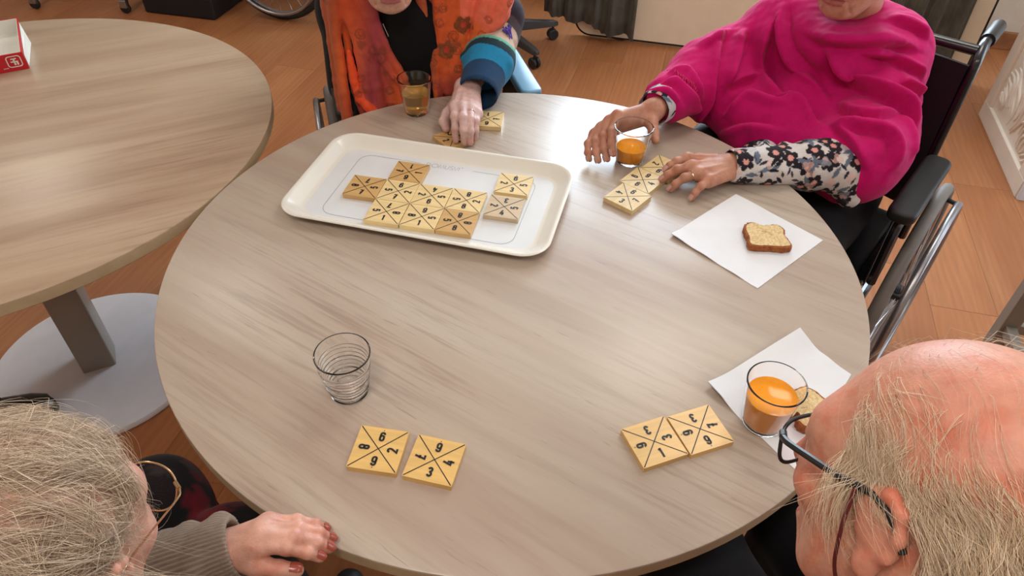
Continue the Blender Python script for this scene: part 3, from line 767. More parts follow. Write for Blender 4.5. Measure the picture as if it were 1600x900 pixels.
b.matrix_local = Matrix.Rotation(math.radians(140), 4, 'Z') @ Matrix.Translation((-0.24, 0, 0.80)) @ Matrix(((0, 0, 1, 0), (1, 0, 0, 0), (0, 1, 0, 0), (0, 0, 0, 1)))
MB().tube([(0.0, 0.0, 0.41), (0.15, -0.13, 0.41), (0.19, -0.16, 0.62)], 0.018, 8).build('back_bracket', M['grey_plastic'], root, smooth=True)

# cream board with black edge, standing in front of the window wall
BU0, BU1, BV = -0.365, 1.515, 2.672
root = empty('cream_board', rm((BU0 + BU1) / 2, BV + 0.02), RA); tag(root, 'long cream board with rounded corners and black edging standing on the floor', 'board')
up4 = Matrix(((1, 0, 0, 0), (0, 0, 1, 0), (0, 1, 0, 0), (0, 0, 0, 1)))
W_, H_ = BU1 - BU0, 1.02
MB().prism(rrect(W_ - 0.02, H_ - 0.02, 0.075, 8, 0, 0.01 + H_ / 2), -0.014, 0.010).build('board_panel', M['board'], root).matrix_local = Matrix(((1, 0, 0, 0), (0, 0, 1, 0), (0, 1, 0, 0), (0, 0, 0, 1)))
MB().tube([(x, 0.0, y) for x, y in rrect(W_ - 0.016, H_ - 0.016, 0.078, 8, 0, 0.009 + H_ / 2)], 0.0125, 8, closed=True).build('edge_trim', M['black_plastic'], root, smooth=True)
for s in (-1, 1): MB().box((s * 0.7 - 0.025, 0.012, 0.0), (s * 0.7 + 0.025, 0.22, 0.03)).build('foot', M['black_plastic'], root)
MB().lathe([(0, 0), (0.018, 0), (0.018, 0.004), (0, 0.004)], 20, Matrix.Translation((W_ / 2 - 0.055, -0.014, 0.055)) @ Matrix.Rotation(PI / 2, 4, 'X')).build('corner_cap', M['alu'], root, smooth=True)
CUR = NT('dark_curtain'); CUR.bump(CUR.noise(CUR.coords('Object', (1, 1, 4)), 180, 2), 0.25, 0.001)
CUR.out(Base_Color=CUR.ramp(CUR.noise(CUR.coords(), 12, 3), [(0.3, srgb(66, 62, 52)), (0.7, srgb(88, 84, 72))]), Roughness=0.9, Sheen_Weight=0.2)
def curtain(u0, u1, folds, amp, zb, v, label, seed):
    r = np.random.default_rng(seed); n = 90; rows = 14; V = []; F = []
    ph = r.uniform(0, 6.28, 4)
    zprof = np.interp(np.linspace(0, 1, n + 1), np.linspace(0, 1, len(zb)), zb)
    for layer in (0, 0.004):
        for j in range(rows + 1):
            for i in range(n + 1):
                a = i / n; f = j / rows
                u = u0 + (u1 - u0) * a + 0.008 * math.sin(a * folds * 6.28 * 0.5 + ph[0]) * (1 - f)
                w = amp * math.sin(a * folds * 6.28 + ph[1]) + amp * 0.5 * math.sin(a * folds * 2.3 * 6.28 + ph[2])
                z = zprof[i] + (1.044 - zprof[i]) * min(1.0, f * rows / (rows - 1)) + layer * (f > 0.9)
                k = 1.0 - 0.6 * f ** 4
                lay = 0.034 + w * k * 0.9 - layer if j < rows else 0.100 - layer * 0
                p = rm(u, v - 0.048 + lay, z if j < rows else 1.046 + layer); V.append(p)
    m = (n + 1) * (rows + 1)
    for j in range(rows):
        for i in range(n):
            q = (j * (n + 1) + i, j * (n + 1) + i + 1, (j + 1) * (n + 1) + i + 1, (j + 1) * (n + 1) + i)
            F.append(tuple(reversed(q))); F.append(tuple(m + k for k in q))
    for i in range(n):
        F.append((i, i + 1, m + i + 1, m + i)); a = rows * (n + 1) + i; F.append((a + 1, a, m + a, m + a + 1))
    for j in range(rows):
        for c in (0, n):
            a, b = j * (n + 1) + c, (j + 1) * (n + 1) + c; F.append((a, b, m + b, m + a))
    me = np_mesh('cloth_curtain', V, F); o = link_mesh('cloth_curtain', me, CUR.m, None, True)
    tag(o, label, 'curtain'); return o
curtain(-0.52, -0.055, 4.5, 0.020, (0.135, 0.12, 0.115, 0.10, 0.10, 0.095, 0.055, 0.05, 0.065, 0.04), BV - 0.045, 'dark grey curtain overlapping the rounded end of the cream board by the swivel chair', 3)
curtain(1.02, 1.40, 4.0, 0.018, (0.10, 0.09, 0.07, 0.08, 0.09, 0.08), BV - 0.045, 'dark grey curtain hanging in front of the board behind the pink woman', 8)
# white carved cabinet by the right wall
CU, CV0, CV1, CD, CH = 1.532, 1.712, 2.372, 0.42, 0.86
root = empty('carved_cabinet', rm(CU + CD / 2, (CV0 + CV1) / 2), RA); tag(root, 'white cabinet with carved leaf relief on its side panel', 'cabinet')
WC = plain('white_carved_wood', (222, 208, 192), 0.5, var=0.02)
L_ = CV1 - CV0
MB().box((-CD / 2 + 0.014, -L_ / 2 + 0.002, 0.004), (CD / 2, L_ / 2 - 0.002, CH)).build('cabinet_body', WC, root, bevel=0.003)
fr = MB(); t = 0.075
for (a, b, c, d) in ((-L_ / 2, L_ / 2, 0.0, t), (-L_ / 2, L_ / 2, CH - t, CH), (-L_ / 2, -L_ / 2 + t, t, CH - t), (L_ / 2 - t, L_ / 2, t, CH - t)): fr.box((-CD / 2, a, c), (-CD / 2 + 0.016, b, d))
fr.build('side_frame', WC, root, bevel=0.003)
yl, zl0, zl1 = L_ / 2 - t - 0.012, t + 0.012, CH - t - 0.012
for (cy, cz, a0, a1, n_r) in ((-0.26, 0.06, 12, 78, 11), (0.26, 0.10, 100, 170, 10), (-0.26, 0.44, 5, 80, 11), (0.26, 0.50, 100, 175, 10)):
    for j in range(n_r):
        rad = 0.055 + 0.024 * j; pts = []; rr2 = []
        for i in range(13):
            g = i / 12; a = math.radians(a0 + (a1 - a0) * g + 10 * math.sin(j * 1.3)); q = rad * (1 + 0.06 * math.sin(g * 9 + j))
            y, z = cy + q * math.cos(a), cz + q * math.sin(a)
            if abs(y) < yl and zl0 < z < zl1: pts.append((-CD / 2 + 0.0125, y, z)); rr2.append(0.0015 + 0.006 * math.sin(PI * min(0.97, 0.05 + g)))
        if len(pts) > 3: MB().tube(pts, rr2, 8).build('carved_leaf', WC, root, smooth=True)
MB().box((-CD / 2 + 0.004, -L_ / 2 - 0.018, 0.0), (CD / 2 - 0.01, -L_ / 2 + 0.002, CH)).build('cabinet_door', plain('white_door', (206, 204, 206), 0.4, var=0.02), root, bevel=0.003)
MB().tube([(-CD / 2 + 0.05, -L_ / 2 - 0.030, 0.10), (-CD / 2 + 0.05, -L_ / 2 - 0.030, 0.16)], 0.010, 10).build('door_handle', plain('brown_knob', (110, 84, 66), 0.5), root, smooth=True)

# grey side table at the right edge of the frame
gx0, gx1, gv0, gv1 = 1.226, 1.86, 0.18, 0.81
root = empty('side_table', rm((gx0 + gx1) / 2, (gv0 + gv1) / 2), RA); tag(root, 'grey metal side table with square legs standing beside the wheelchair', 'table')
GM = plain('grey_brown_metal', (136, 126, 114), 0.4, var=0.03); hw, hv = (gx1 - gx0) / 2, (gv1 - gv0) / 2
for sx in (-1, 1):
    for sy in (-1, 1): MB().prism(rrect(0.045, 0.045, 0.004, 2, sx * (hw - 0.022), sy * (hv - 0.022)), 0.0, 0.72).build('leg', GM, root)
    MB().box((sx * (hw - 0.022) - 0.014, -hv + 0.045, 0.12), (sx * (hw - 0.022) + 0.014, hv - 0.045, 0.15)).build('rail', GM, root)
for sy in (-1, 1): MB().box((-hw + 0.045, sy * (hv - 0.022) - 0.014, 0.12), (hw - 0.045, sy * (hv - 0.022) + 0.014, 0.15)).build('rail', GM, root)
MB().prism(rrect(2 * hw, 2 * hv, 0.01, 3), 0.7205, 0.745).build('table_top', M['table2'], root)

# black case and caster frame beyond the empty table
a = at(226, 17, 0.01); b = at(336, 30, 0.01)
root = empty('black_case', ((a[0] + b[0]) / 2, (a[1] + b[1]) / 2, 0), math.atan2(b[1] - a[1], b[0] - a[0])); tag(root, 'black box-shaped case standing on the floor near the parked wheelchair', 'case')
w = np.linalg.norm((b - a)[:2])
MB().box((-w / 2, 0.0, 0.0), (w / 2, 0.34, 0.50)).build('case_body', M['black_vinyl'], root, bevel=0.012)
MB().box((-w / 2 - 0.004, -0.004, 0.503), (w / 2 + 0.004, 0.344, 0.54)).build('case_lid', M['black_plastic'], root, bevel=0.01)
MB().tube(bend([(-0.08, 0.17, 0.538), (-0.08, 0.17, 0.575), (0.08, 0.17, 0.575), (0.08, 0.17, 0.538)]), 0.008, 8).build('handle', M['black_plastic'], root, smooth=True)
c0_, c1_ = at(196, 12, 0.03), at(54, 5, 0.03)
root = empty('rolling_table', ((c0_[0] + c1_[0]) / 2, (c0_[1] + c1_[1]) / 2, 0), math.atan2(c0_[1] - c1_[1], c0_[0] - c1_[0])); tag(root, 'rolling overbed table on silver caster legs beyond the empty table', 'table')
L_ = np.linalg.norm((c0_ - c1_)[:2]) / 2
for sx in (-1, 1):
    for (yy) in (0.0, 0.52):
        cw = MB()
        cw.lathe([(0.0, -0.011), (0.024, -0.011), (0.028, -0.006), (0.028, 0.006), (0.024, 0.011), (0.0, 0.011)], 20, Matrix.Translation((sx * L_, yy, 0.0285)) @ Matrix.Rotation(PI / 2, 4, 'X') @ Matrix.Rotation(0.0, 4, 'Z'))
        cw.build('caster_wheel', M['black_plastic'], root, smooth=True)
        MB().box((sx * L_ - 0.020, yy - 0.018, 0.030), (sx * L_ + 0.020, yy + 0.018, 0.075)).build('caster_housing', M['alu'], root, bevel=0.006)
    MB().box((sx * L_ - 0.022, 0.0, 0.075), (sx * L_ + 0.022, 0.52, 0.105)).build('foot_bar', M['alu'], root, bevel=0.005)
    MB().box((sx * L_ - 0.018, 0.24, 0.105), (sx * L_ + 0.018, 0.29, 0.74)).build('upright', M['alu'], root, bevel=0.005)
MB().prism(rrect(2 * L_ + 0.1, 0.42, 0.03, 4, 0, 0.265), 0.74, 0.765).build('table_top', M['table2'], root)

# red game box on the empty table
g0, g1 = at(46, 107, TZ), at(0, 115.5, TZ)
root = empty('game_box', (g0[0], g0[1], TZ + 0.0004), math.atan2(g0[1] - g1[1], g0[0] - g1[0])); tag(root, 'open red cardboard game box with white inside on the empty table', 'box')
BW, BL, BH, bt = 0.30, 0.235, 0.042, 0.003
sd = MB()
sd.box((-BW, 0, 0), (0, bt, BH)); sd.box((-BW, BL - bt, 0), (0, BL, BH)); sd.box((-bt, bt, 0), (0, BL - bt, BH)); sd.box((-BW, bt, 0), (-BW + bt, BL - bt, BH))
sd.build('box_side', M['redcard'], root)
ins = MB(); i0 = bt + 0.0004
ins.box((-BW + bt, bt, 0.004), (-bt, BL - bt, 0.007))
for (a, b, c, d) in ((-BW + bt, -bt, bt, i0 + 0.0012), (-BW + bt, -bt, BL - i0 - 0.0012, BL - bt), (-i0 - 0.0012, -bt, bt, BL - bt), (-BW + bt, -BW + i0 + 0.0012, bt, BL - bt)): ins.box((a, c, 0.004), (b, d, BH - 0.0004))
ins.build('box_lining', M['whitecard'], root)
em = MB()                                              # emblem on the front corner: outlined rounded square with block shapes
front = lambda x, y: (x, y)
stroke(em, rrect(0.030, 0.026, 0.006, 4), 0.0022, front, 0, closed=True)
for (x0, x1, y0, y1) in ((-0.002, 0.002, -0.009, 0.008), (-0.008, 0.008, -0.002, 0.001), (-0.006, 0.006, 0.005, 0.008), (0.004, 0.008, -0.009, -0.002)): em.add([(x0, y0, 0), (x1, y0, 0), (x1, y1, 0), (x0, y1, 0)], [(0, 1, 2, 3)])
o = em.build('printed_emblem', M['whitecard'], root); o.matrix_local = Matrix(((1, 0, 0, -0.024), (0, 0, -1, -0.0004), (0, 1, 0, BH / 2 + 0.002), (0, 0, 0, 1)))
em = MB(); 
for k in range(4): em.add([(-0.052 + k * 0.003, -0.013, 0), (-0.050 + k * 0.003, -0.013, 0), (-0.050 + k * 0.003, -0.011, 0), (-0.052 + k * 0.003, -0.011, 0)], [(0, 1, 2, 3)])
o = em.build('printed_small_text', M['whitecard'], root); o.matrix_local = Matrix(((1, 0, 0, 0.0), (0, 0, -1, -0.0004), (0, 1, 0, BH / 2), (0, 0, 0, 1)))
em = MB()
for (y0, y1, z0, z1) in ((0.15, 0.20, 0.014, 0.034), (0.03, 0.05, 0.01, 0.03), (0.055, 0.062, 0.012, 0.032)): em.add([(0.0004, y0, z0), (0.0004, y1, z0), (0.0004, y1, z1), (0.0004, y0, z1)], [(0, 1, 2, 3)])
em.build('printed_panel', M['whitecard'], root)
em = MB().add([(0.0004, 0.07, 0.008), (0.0004, 0.13, 0.008), (0.0004, 0.13, 0.03), (0.0004, 0.09, 0.034), (0.0004, 0.07, 0.02)], [(0, 1, 2, 3, 4)]); em.build('printed_panel', M['yellowcard'], root)
em = MB().add([(0.0008, 0.012, 0.0), (0.012, 0.16, 0.0), (0.0008, 0.215, 0.0), (0.0008, 0.012, 0.030), (0.0075, 0.16, 0.028), (0.0008, 0.215, 0.038)], [(0, 1, 4, 3), (1, 2, 5, 4), (3, 4, 5), (2, 1, 0), (0, 3, 5, 2)]); em.build('paper_flap', M['whitecard'], root)
# crumpled paper bag in the box
V = []; F = []; n = 14
for i in range(n + 1):
    for j in range(n + 1):
        V.append((-BW + 0.05 + 0.2 * i / n, 0.05 + 0.14 * j / n, 0.0075 + 0.010 * abs(math.sin(i * 1.9 + j * 0.7)) * math.sin(PI * i / n) * math.sin(PI * j / n) + float(rng.uniform(0, 0.004)) * math.sin(PI * i / n) * math.sin(PI * j / n)))
for i in range(n):
    for j in range(n): F.append((i * (n + 1) + j, (i + 1) * (n + 1) + j, (i + 1) * (n + 1) + j + 1, i * (n + 1) + j + 1))
MB().add(V, F).build('crumpled_lining', M['whitecard'], root)

# black shoe resting on the white table base
p = at(62, 636, 0.05); root = empty('black_shoe', (p[0] - 0.09, p[1] - 0.035, 0.0262), math.radians(22)); tag(root, 'black leather shoe resting on the white disc base of the empty table', 'shoe')
def foot_ring(x, w, z0, z1, n=16): return [(x, w * math.cos(2 * PI * k / n), z0 + (z1 - z0) * (0.5 + 0.5 * math.sin(2 * PI * k / n)) ** 0.8) for k in range(n)]
V = []; F = []; st = [(-0.14, 0.010, 0.02, 0.05), (-0.135, 0.030, 0.012, 0.075), (-0.09, 0.036, 0.012, 0.088), (-0.03, 0.036, 0.012, 0.080), (0.03, 0.041, 0.012, 0.064), (0.08, 0.043, 0.012, 0.052), (0.115, 0.034, 0.012, 0.042), (0.13, 0.012, 0.014, 0.028)]
for s_ in st: V += foot_ring(*s_)
for l in range(len(st) - 1):
    for k in range(16): F.append((l * 16 + k, l * 16 + (k + 1) % 16, l * 16 + 16 + (k + 1) % 16, l * 16 + 16 + k))
F += [tuple(range(16)), tuple((len(st) - 1) * 16 + k for k in range(15, -1, -1))]
MB().add(V, F).build('upper', plain('black_leather', (16, 17, 22), 0.35, var=0.1), root, smooth=True)
sole = [(-0.142, 0), (-0.13, 0.032), (-0.08, 0.038), (0.0, 0.036), (0.07, 0.046), (0.115, 0.036), (0.134, 0.0)]; sole = spline_closed(sole + [(x, -y) for x, y in reversed(sole[1:-1])], 4)
MB().prism(sole, 0.0, 0.016).build('sole', M['black_plastic'], root)
lc = MB()
for k in range(3): lc.tube([(0.02 - k * 0.022, -0.022, 0.067 + k * 0.006), (0.02 - k * 0.022, 0.0, 0.074 + k * 0.006), (0.02 - k * 0.022, 0.022, 0.067 + k * 0.006)], 0.0022, 6)
lc.build('laces', M['black_vinyl'], root)

# ================================================================== people: smooth implicit surfaces turned into meshes
def surface_nets(d, lo, h):
    nx, ny, nz = d.shape; ins = d < 0
    c = [ins[i:nx - 1 + i, j:ny - 1 + j, k:nz - 1 + k] for i in (0, 1) for j in (0, 1) for k in (0, 1)]
    cnt = sum(x.astype(np.int8) for x in c); act = (cnt > 0) & (cnt < 8)
    idx = np.full(act.shape, -1, np.int32); I = np.argwhere(act); idx[act] = np.arange(len(I))
    corners = np.array([(i, j, k) for i in (0, 1) for j in (0, 1) for k in (0, 1)])
    val = np.stack([d[I[:, 0] + a, I[:, 1] + b, I[:, 2] + e] for a, b, e in corners], 1)
    P = np.zeros((len(I), 3)); n = np.zeros(len(I))
    for p in range(8):
        for q in range(p + 1, 8):
            if np.abs(corners[p] - corners[q]).sum() != 1: continue
            a, b = val[:, p], val[:, q]; m = (a < 0) != (b < 0); t = np.where(m, a / np.where(m, a - b, 1), 0)
            P += np.where(m[:, None], corners[p] + t[:, None] * (corners[q] - corners[p]), 0); n += m
    V = lo + (I + P / np.maximum(n, 1)[:, None]) * h
    Q = []
    for ax in range(3):
        sl0 = [slice(None)] * 3; sl1 = [slice(None)] * 3; sl0[ax] = slice(0, -1); sl1[ax] = slice(1, None)
        a, b = ins[tuple(sl0)], ins[tuple(sl1)]; E = np.argwhere(a != b)
        o1, o2 = [(1, 2), (2, 0), (0, 1)][ax]
        ok = (E[:, o1] > 0) & (E[:, o2] > 0) & (E[:, o1] < d.shape[o1] - 1) & (E[:, o2] < d.shape[o2] - 1); E = E[ok]
        fl = a[tuple(E.T)]
        def cell(u, v):
            X = E.copy(); X[:, o1] -= u; X[:, o2] -= v; return idx[tuple(X.T)]
        q = np.stack([cell(0, 0), cell(1, 0), cell(1, 1), cell(0, 1)], 1)
        q[~fl] = q[~fl][:, ::-1]
        Q.append(q)
    Q = np.concatenate(Q); Q = Q[(Q >= 0).all(1)]
    return V, Q
def relax(V, Q, it=1, lam=0.5):
    for _ in range(it):
        S = np.zeros_like(V); n = np.zeros(len(V))
        for a, b in ((0, 1), (1, 2), (2, 3), (3, 0)):
            for x, y in ((a, b), (b, a)):
                for k in range(3): S[:, k] += np.bincount(Q[:, x], V[Q[:, y], k], len(V))
                n += np.bincount(Q[:, x], minlength=len(V))
        V = V + lam * (S / np.maximum(n, 1)[:, None] - V)
    return V
def normals(V, Q):
    N = np.cross(V[Q[:, 2]] - V[Q[:, 0]], V[Q[:, 3]] - V[Q[:, 1]]); out = np.zeros_like(V)
    for c in range(4):
        for k in range(3): out[:, k] += np.bincount(Q[:, c], N[:, k], len(V))
    return out / (np.linalg.norm(out, axis=1)[:, None] + 1e-12)
def smin(a, b, k):
    if k <= 0: return np.minimum(a, b)
    h = np.maximum(k - np.abs(a - b), 0) / k
    return np.minimum(a, b) - h * h * k * 0.25
def prim_cone(p, a, b, ra, rb):
    a = np.asarray(a, float); ba = np.asarray(b, float) - a; L2 = ba @ ba + 1e-12
    q = p - a; t = np.clip((q @ ba) / L2, 0, 1)
    return np.linalg.norm(q - t[..., None] * ba, axis=-1) - (ra + (rb - ra) * t)
def prim_ell(p, c, r, R=None):
    q = p - np.asarray(c, float)
    if R is not None: q = q @ np.asarray(R)            # columns of R are the axes
    r = np.asarray(r, float); k0 = np.linalg.norm(q / r, axis=-1); k1 = np.linalg.norm(q / (r * r), axis=-1)
    return k0 * (k0 - 1) / np.maximum(k1, 1e-9)
class SDF:
    """list of primitives; ops: 'u' smooth union, 's' smooth subtraction"""
    def __init__(s): s.ops = []
    def cone(s, a, b, ra, rb=None, k=0.01, op='u'):
        rb = ra if rb is None else rb; a = np.array(a, float); b = np.array(b, float); m = max(ra, rb) + k + 0.004
        s.ops.append((op, k, np.minimum(a, b) - m, np.maximum(a, b) + m, lambda p: prim_cone(p, a, b, ra, rb))); return s
    def chain(s, pts, rad, k=0.01, op='u'):
        rad = rad if hasattr(rad, '__len__') else [rad] * len(pts)
        for i in range(len(pts) - 1): s.cone(pts[i], pts[i + 1], rad[i], rad[i + 1], k, op)
        return s
    def ell(s, c, r, R=None, k=0.01, op='u'):
        c = np.array(c, float); r = np.array(r, float); m = max(r) + k + 0.004
        s.ops.append((op, k, c - m, c + m, lambda p: prim_ell(p, c, r, R))); return s
    def sub(s, other, k=0.01):
        lo = np.min([o[2] for o in other.ops], 0); hi = np.max([o[3] for o in other.ops], 0)
        s.ops.append(('u', k, lo, hi, other.eval)); return s
    def eval(s, p):
        d = np.full(p.shape[:-1], 1.0)
        for op, k, lo, hi, f in s.ops:
            e = f(p)
            d = smin(d, e, k) if op == 'u' else -smin(-d, e, k)
        return d
    def hit(s, u, v, t0=0.2, t1=3.0):
        """where the view line through a pixel meets the surface"""
        d = ray(u, v); t = t0
        for _ in range(90):
            e = float(s.eval((CAM_P + d * t)[None])[0])
            if e < 0.0008: return CAM_P + d * t
            t += max(e * 0.8, 0.001)
            if t > t1: break
        return None
    def grid(s, h, lo=None, hi=None):
        if lo is None: lo = np.min([o[2] for o in s.ops if o[0] == 'u'], 0)
        if hi is None: hi = np.max([o[3] for o in s.ops if o[0] == 'u'], 0)
        lo = np.asarray(lo, float) - 2 * h; n = np.ceil((np.asarray(hi) - lo) / h).astype(int) + 3
        d = np.full(n, 1.0, np.float32); ax = [lo[i] + h * np.arange(n[i]) for i in range(3)]
        for op, k, a, b, f in s.ops:
            i0 = np.maximum(np.floor((a - lo) / h).astype(int), 0); i1 = np.minimum(np.ceil((b - lo) / h).astype(int) + 1, n)
            if (i1 <= i0).any(): continue
            sl = tuple(slice(i0[i], i1[i]) for i in range(3))
            p = np.stack(np.meshgrid(*[ax[i][sl[i]] for i in range(3)], indexing='ij'), -1)
            e = f(p); d[sl] = smin(d[sl], e, k) if op == 'u' else -smin(-d[sl], e, k)
        return d, lo, h
    def mesh(s, h, it=1, lo=None, hi=None, cut=None):
        d, l, h = s.grid(h, lo, hi)
        if cut is not None:
            n = d.shape; p = np.stack(np.meshgrid(*[l[i] + h * np.arange(n[i]) for i in range(3)], indexing='ij'), -1)
            d = np.maximum(d, cut(p))
        V, Q = surface_nets(d, l, h)
        return relax(V, Q, it), Q
def merge(parts):
    V = []; Q = []; b = 0
    for v, q in parts: V.append(v); Q.append(q + b); b += len(v)
    return np.concatenate(V), np.concatenate(Q)
def skin_obj(name, V, Q, mat, parent=None, col=None):
    me = np_mesh(name, V, Q)
    if col is not None:
        a = me.color_attributes.new('col', 'FLOAT_COLOR', 'POINT'); c = np.ones((len(V), 4), np.float32); c[:, :3] = col
        a.data.foreach_set('color', c.ravel())
    return link_mesh(name, me, mat, parent, True)
def vnoise(P, f, seed=0):
    """cheap smooth value noise from sine sums, about -1..1"""
    r = np.random.default_rng(seed); out = 0
    for i in range(5):
        w = r.normal(0, 1, 3); w = w / np.linalg.norm(w) * f * (0.7 + 0.3 * i); out = out + np.sin(P @ w + r.uniform(0, 6.28))
    return out / 3.2
def lin(*c): return np.array(srgb(*c)[:3])
def frame(o, yaw, pitch, roll):
    m = (Matrix.Rotation(math.radians(yaw), 3, 'Z') @ Matrix.Rotation(math.radians(pitch), 3, 'Y') @ Matrix.Rotation(math.radians(roll), 3, 'X'))
    return np.array(o, float), np.array(m)

# ------------------------------------------------------------------ heads (local: x forward, y left, z up)
def head_sdf(o, R, s=1.0, neck_to=None, female=True, ear=1.0):
    T = lambda p: o + R @ (np.array(p, float) * s)
    S = SDF(); k = 0.02 * s
    S.ell(T((-0.014, 0, 0.030)), np.array((0.098, 0.078, 0.088)) * s, R, k)
    S.ell(T((0.034, 0, -0.030)), np.array((0.058, 0.060, 0.088)) * s, R, 0.03 * s)
    for y in (-1, 1):
        S.cone(T((-0.004, 0.052 * y, -0.045)), T((0.058, 0.026 * y, -0.098)), 0.020 * s, 0.017 * s, 0.03 * s)
        S.ell(T((0.066, 0.040 * y, -0.026)), np.array((0.022, 0.022, 0.018)) * s, R, 0.025 * s)
    S.ell(T((0.072, 0, -0.102)), np.array((0.019, 0.024, 0.017)) * s, R, 0.022 * s)
    S.cone(T((0.070, -0.040, 0.024)), T((0.070, 0.040, 0.024)), 0.015 * s, 0.015 * s, 0.03 * s)
    S.ell(T((0.082, 0, -0.066)), np.array((0.016, 0.028, 0.026)) * s, R, 0.02 * s)
    for y in (-1, 1):
        S.ell(T((0.100, 0.032 * y, 0.000)), np.array((0.017, 0.019, 0.013)) * s, R, 0.014 * s, 's')
        S.ell(T((0.0785, 0.032 * y, -0.001)), np.array((0.0135, 0.0145, 0.0125)) * s, R, 0.003 * s)
        S.cone(T((0.089, 0.016 * y, 0.014)), T((0.083, 0.047 * y, 0.012)), 0.0045 * s, 0.0035 * s, 0.008 * s)
        S.cone(T((0.088, 0.018 * y, -0.013)), T((0.084, 0.045 * y, -0.012)), 0.0045 * s, 0.0035 * s, 0.008 * s)
    S.chain([T((0.090, 0, 0.020)), T((0.102, 0, -0.006)), T((0.114, 0, -0.030))], [0.008 * s, 0.0085 * s, 0.011 * s], 0.012 * s)
    for y in (-1, 1): S.ell(T((0.101, 0.012 * y, -0.035)), np.array((0.011, 0.008, 0.008)) * s, R, 0.008 * s)
    S.ell(T((0.0935, 0, -0.0625)), np.array((0.0075, 0.023, 0.0052)) * s, R, 0.006 * s)
    S.ell(T((0.0925, 0, -0.0745)), np.array((0.0085, 0.020, 0.0062)) * s, R, 0.006 * s)
    S.cone(T((0.101, -0.018, -0.0685)), T((0.101, 0.018, -0.0685)), 0.0024 * s, 0.0024 * s, 0.004 * s, 's')
    S.cone(T((0.090, -0.027, -0.070)), T((0.104, 0.0, -0.0688)), 0.0014 * s, 0.0016 * s, 0.004 * s, 's')
    S.cone(T((0.090, 0.027, -0.070)), T((0.104, 0.0, -0.0688)), 0.0014 * s, 0.0016 * s, 0.004 * s, 's')
    for y in (-1, 1):
        S.cone(T((0.100, 0.020 * y, -0.040)), T((0.088, 0.034 * y, -0.074)), 0.0022 * s, 0.0016 * s, 0.007 * s, 's')
        S.cone(T((0.086, 0.030 * y, -0.078)), T((0.076, 0.032 * y, -0.098)), 0.0018 * s, 0.0012 * s, 0.006 * s, 's')
        e = ear
        rim = [(0.006, 0.077, -0.020), (0.008, 0.079, -0.004), (0.002, 0.082, 0.010), (-0.010, 0.085, 0.016), (-0.021, 0.086, 0.008), (-0.024, 0.086, -0.010), (-0.018, 0.084, -0.028), (-0.008, 0.081, -0.040)]
        S.ell(T((-0.007, 0.078 * y, -0.012)), np.array((0.019 * e, 0.0085, 0.028 * e)) * s, R, 0.010 * s)
        S.chain([T((q[0] * e, q[1] * y, q[2] * e)) for q in rim], [0.0040 * s * e] * 8, 0.006 * s)
        S.ell(T((-0.003, 0.080 * y, -0.044 * e)), np.array((0.010 * e, 0.006, 0.012 * e)) * s, R, 0.006 * s)
        S.ell(T((-0.007, 0.0905 * y, -0.010)), np.array((0.011, 0.006, 0.015)) * s, R, 0.004 * s, 's')
    if neck_to is not None:
        S.cone(T((-0.030, 0, -0.050)), neck_to, 0.052 * s, 0.060 * s, 0.03 * s)
    return S
def face_colour(V, o, R, s, base, lip, blush, seed, hairless=True):
    L = ((V - o) @ R) / s
    c = np.tile(base, (len(V), 1))
    n = vnoise(L, 55, seed)[:, None]; c = c * (1 + 0.05 * n)
    b = np.exp(-(((L[:, 0] - 0.075) / 0.03) ** 2 + ((np.abs(L[:, 1]) - 0.045) / 0.02) ** 2 + ((L[:, 2] + 0.035) / 0.025) ** 2))[:, None]
    b = np.maximum(b, np.exp(-(((L[:, 0] - 0.115) / 0.015) ** 2 + (L[:, 1] / 0.014) ** 2 + ((L[:, 2] + 0.03) / 0.016) ** 2))[:, None] * 0.7)
    b = np.maximum(b, (np.abs(L[:, 1]) > 0.082)[:, None] * 0.6)
    c = c * (1 - 0.5 * b) + blush * 0.5 * b
    m = (L[:, 0] > 0.086) & (np.abs(L[:, 1]) < 0.024 - 0.35 * np.abs(L[:, 2] + 0.0685)) & (np.abs(L[:, 2] + 0.0685) < 0.011); c[m] = lip
    for y in (-1, 1):
        e = L - np.array((0.0785, 0.032 * y, -0.001)); m = (L[:, 0] > 0.086) & (np.hypot(e[:, 1] / 1.45, e[:, 2]) < 0.0078); c[m] = lin(225, 220, 214)
        m2 = (L[:, 0] > 0.086) & (np.hypot(e[:, 1], e[:, 2]) < 0.0056); c[m2] = lin(88, 104, 112)
        m3 = (L[:, 0] > 0.086) & (np.hypot(e[:, 1], e[:, 2]) < 0.0024); c[m3] = 0.01
        m4 = (np.abs(L[:, 2] - 0.026) < 0.004) & (np.abs(np.abs(L[:, 1]) - 0.033) < 0.018) & (L[:, 0] > 0.06); c[m4] = c[m4] * 0.72
    return c
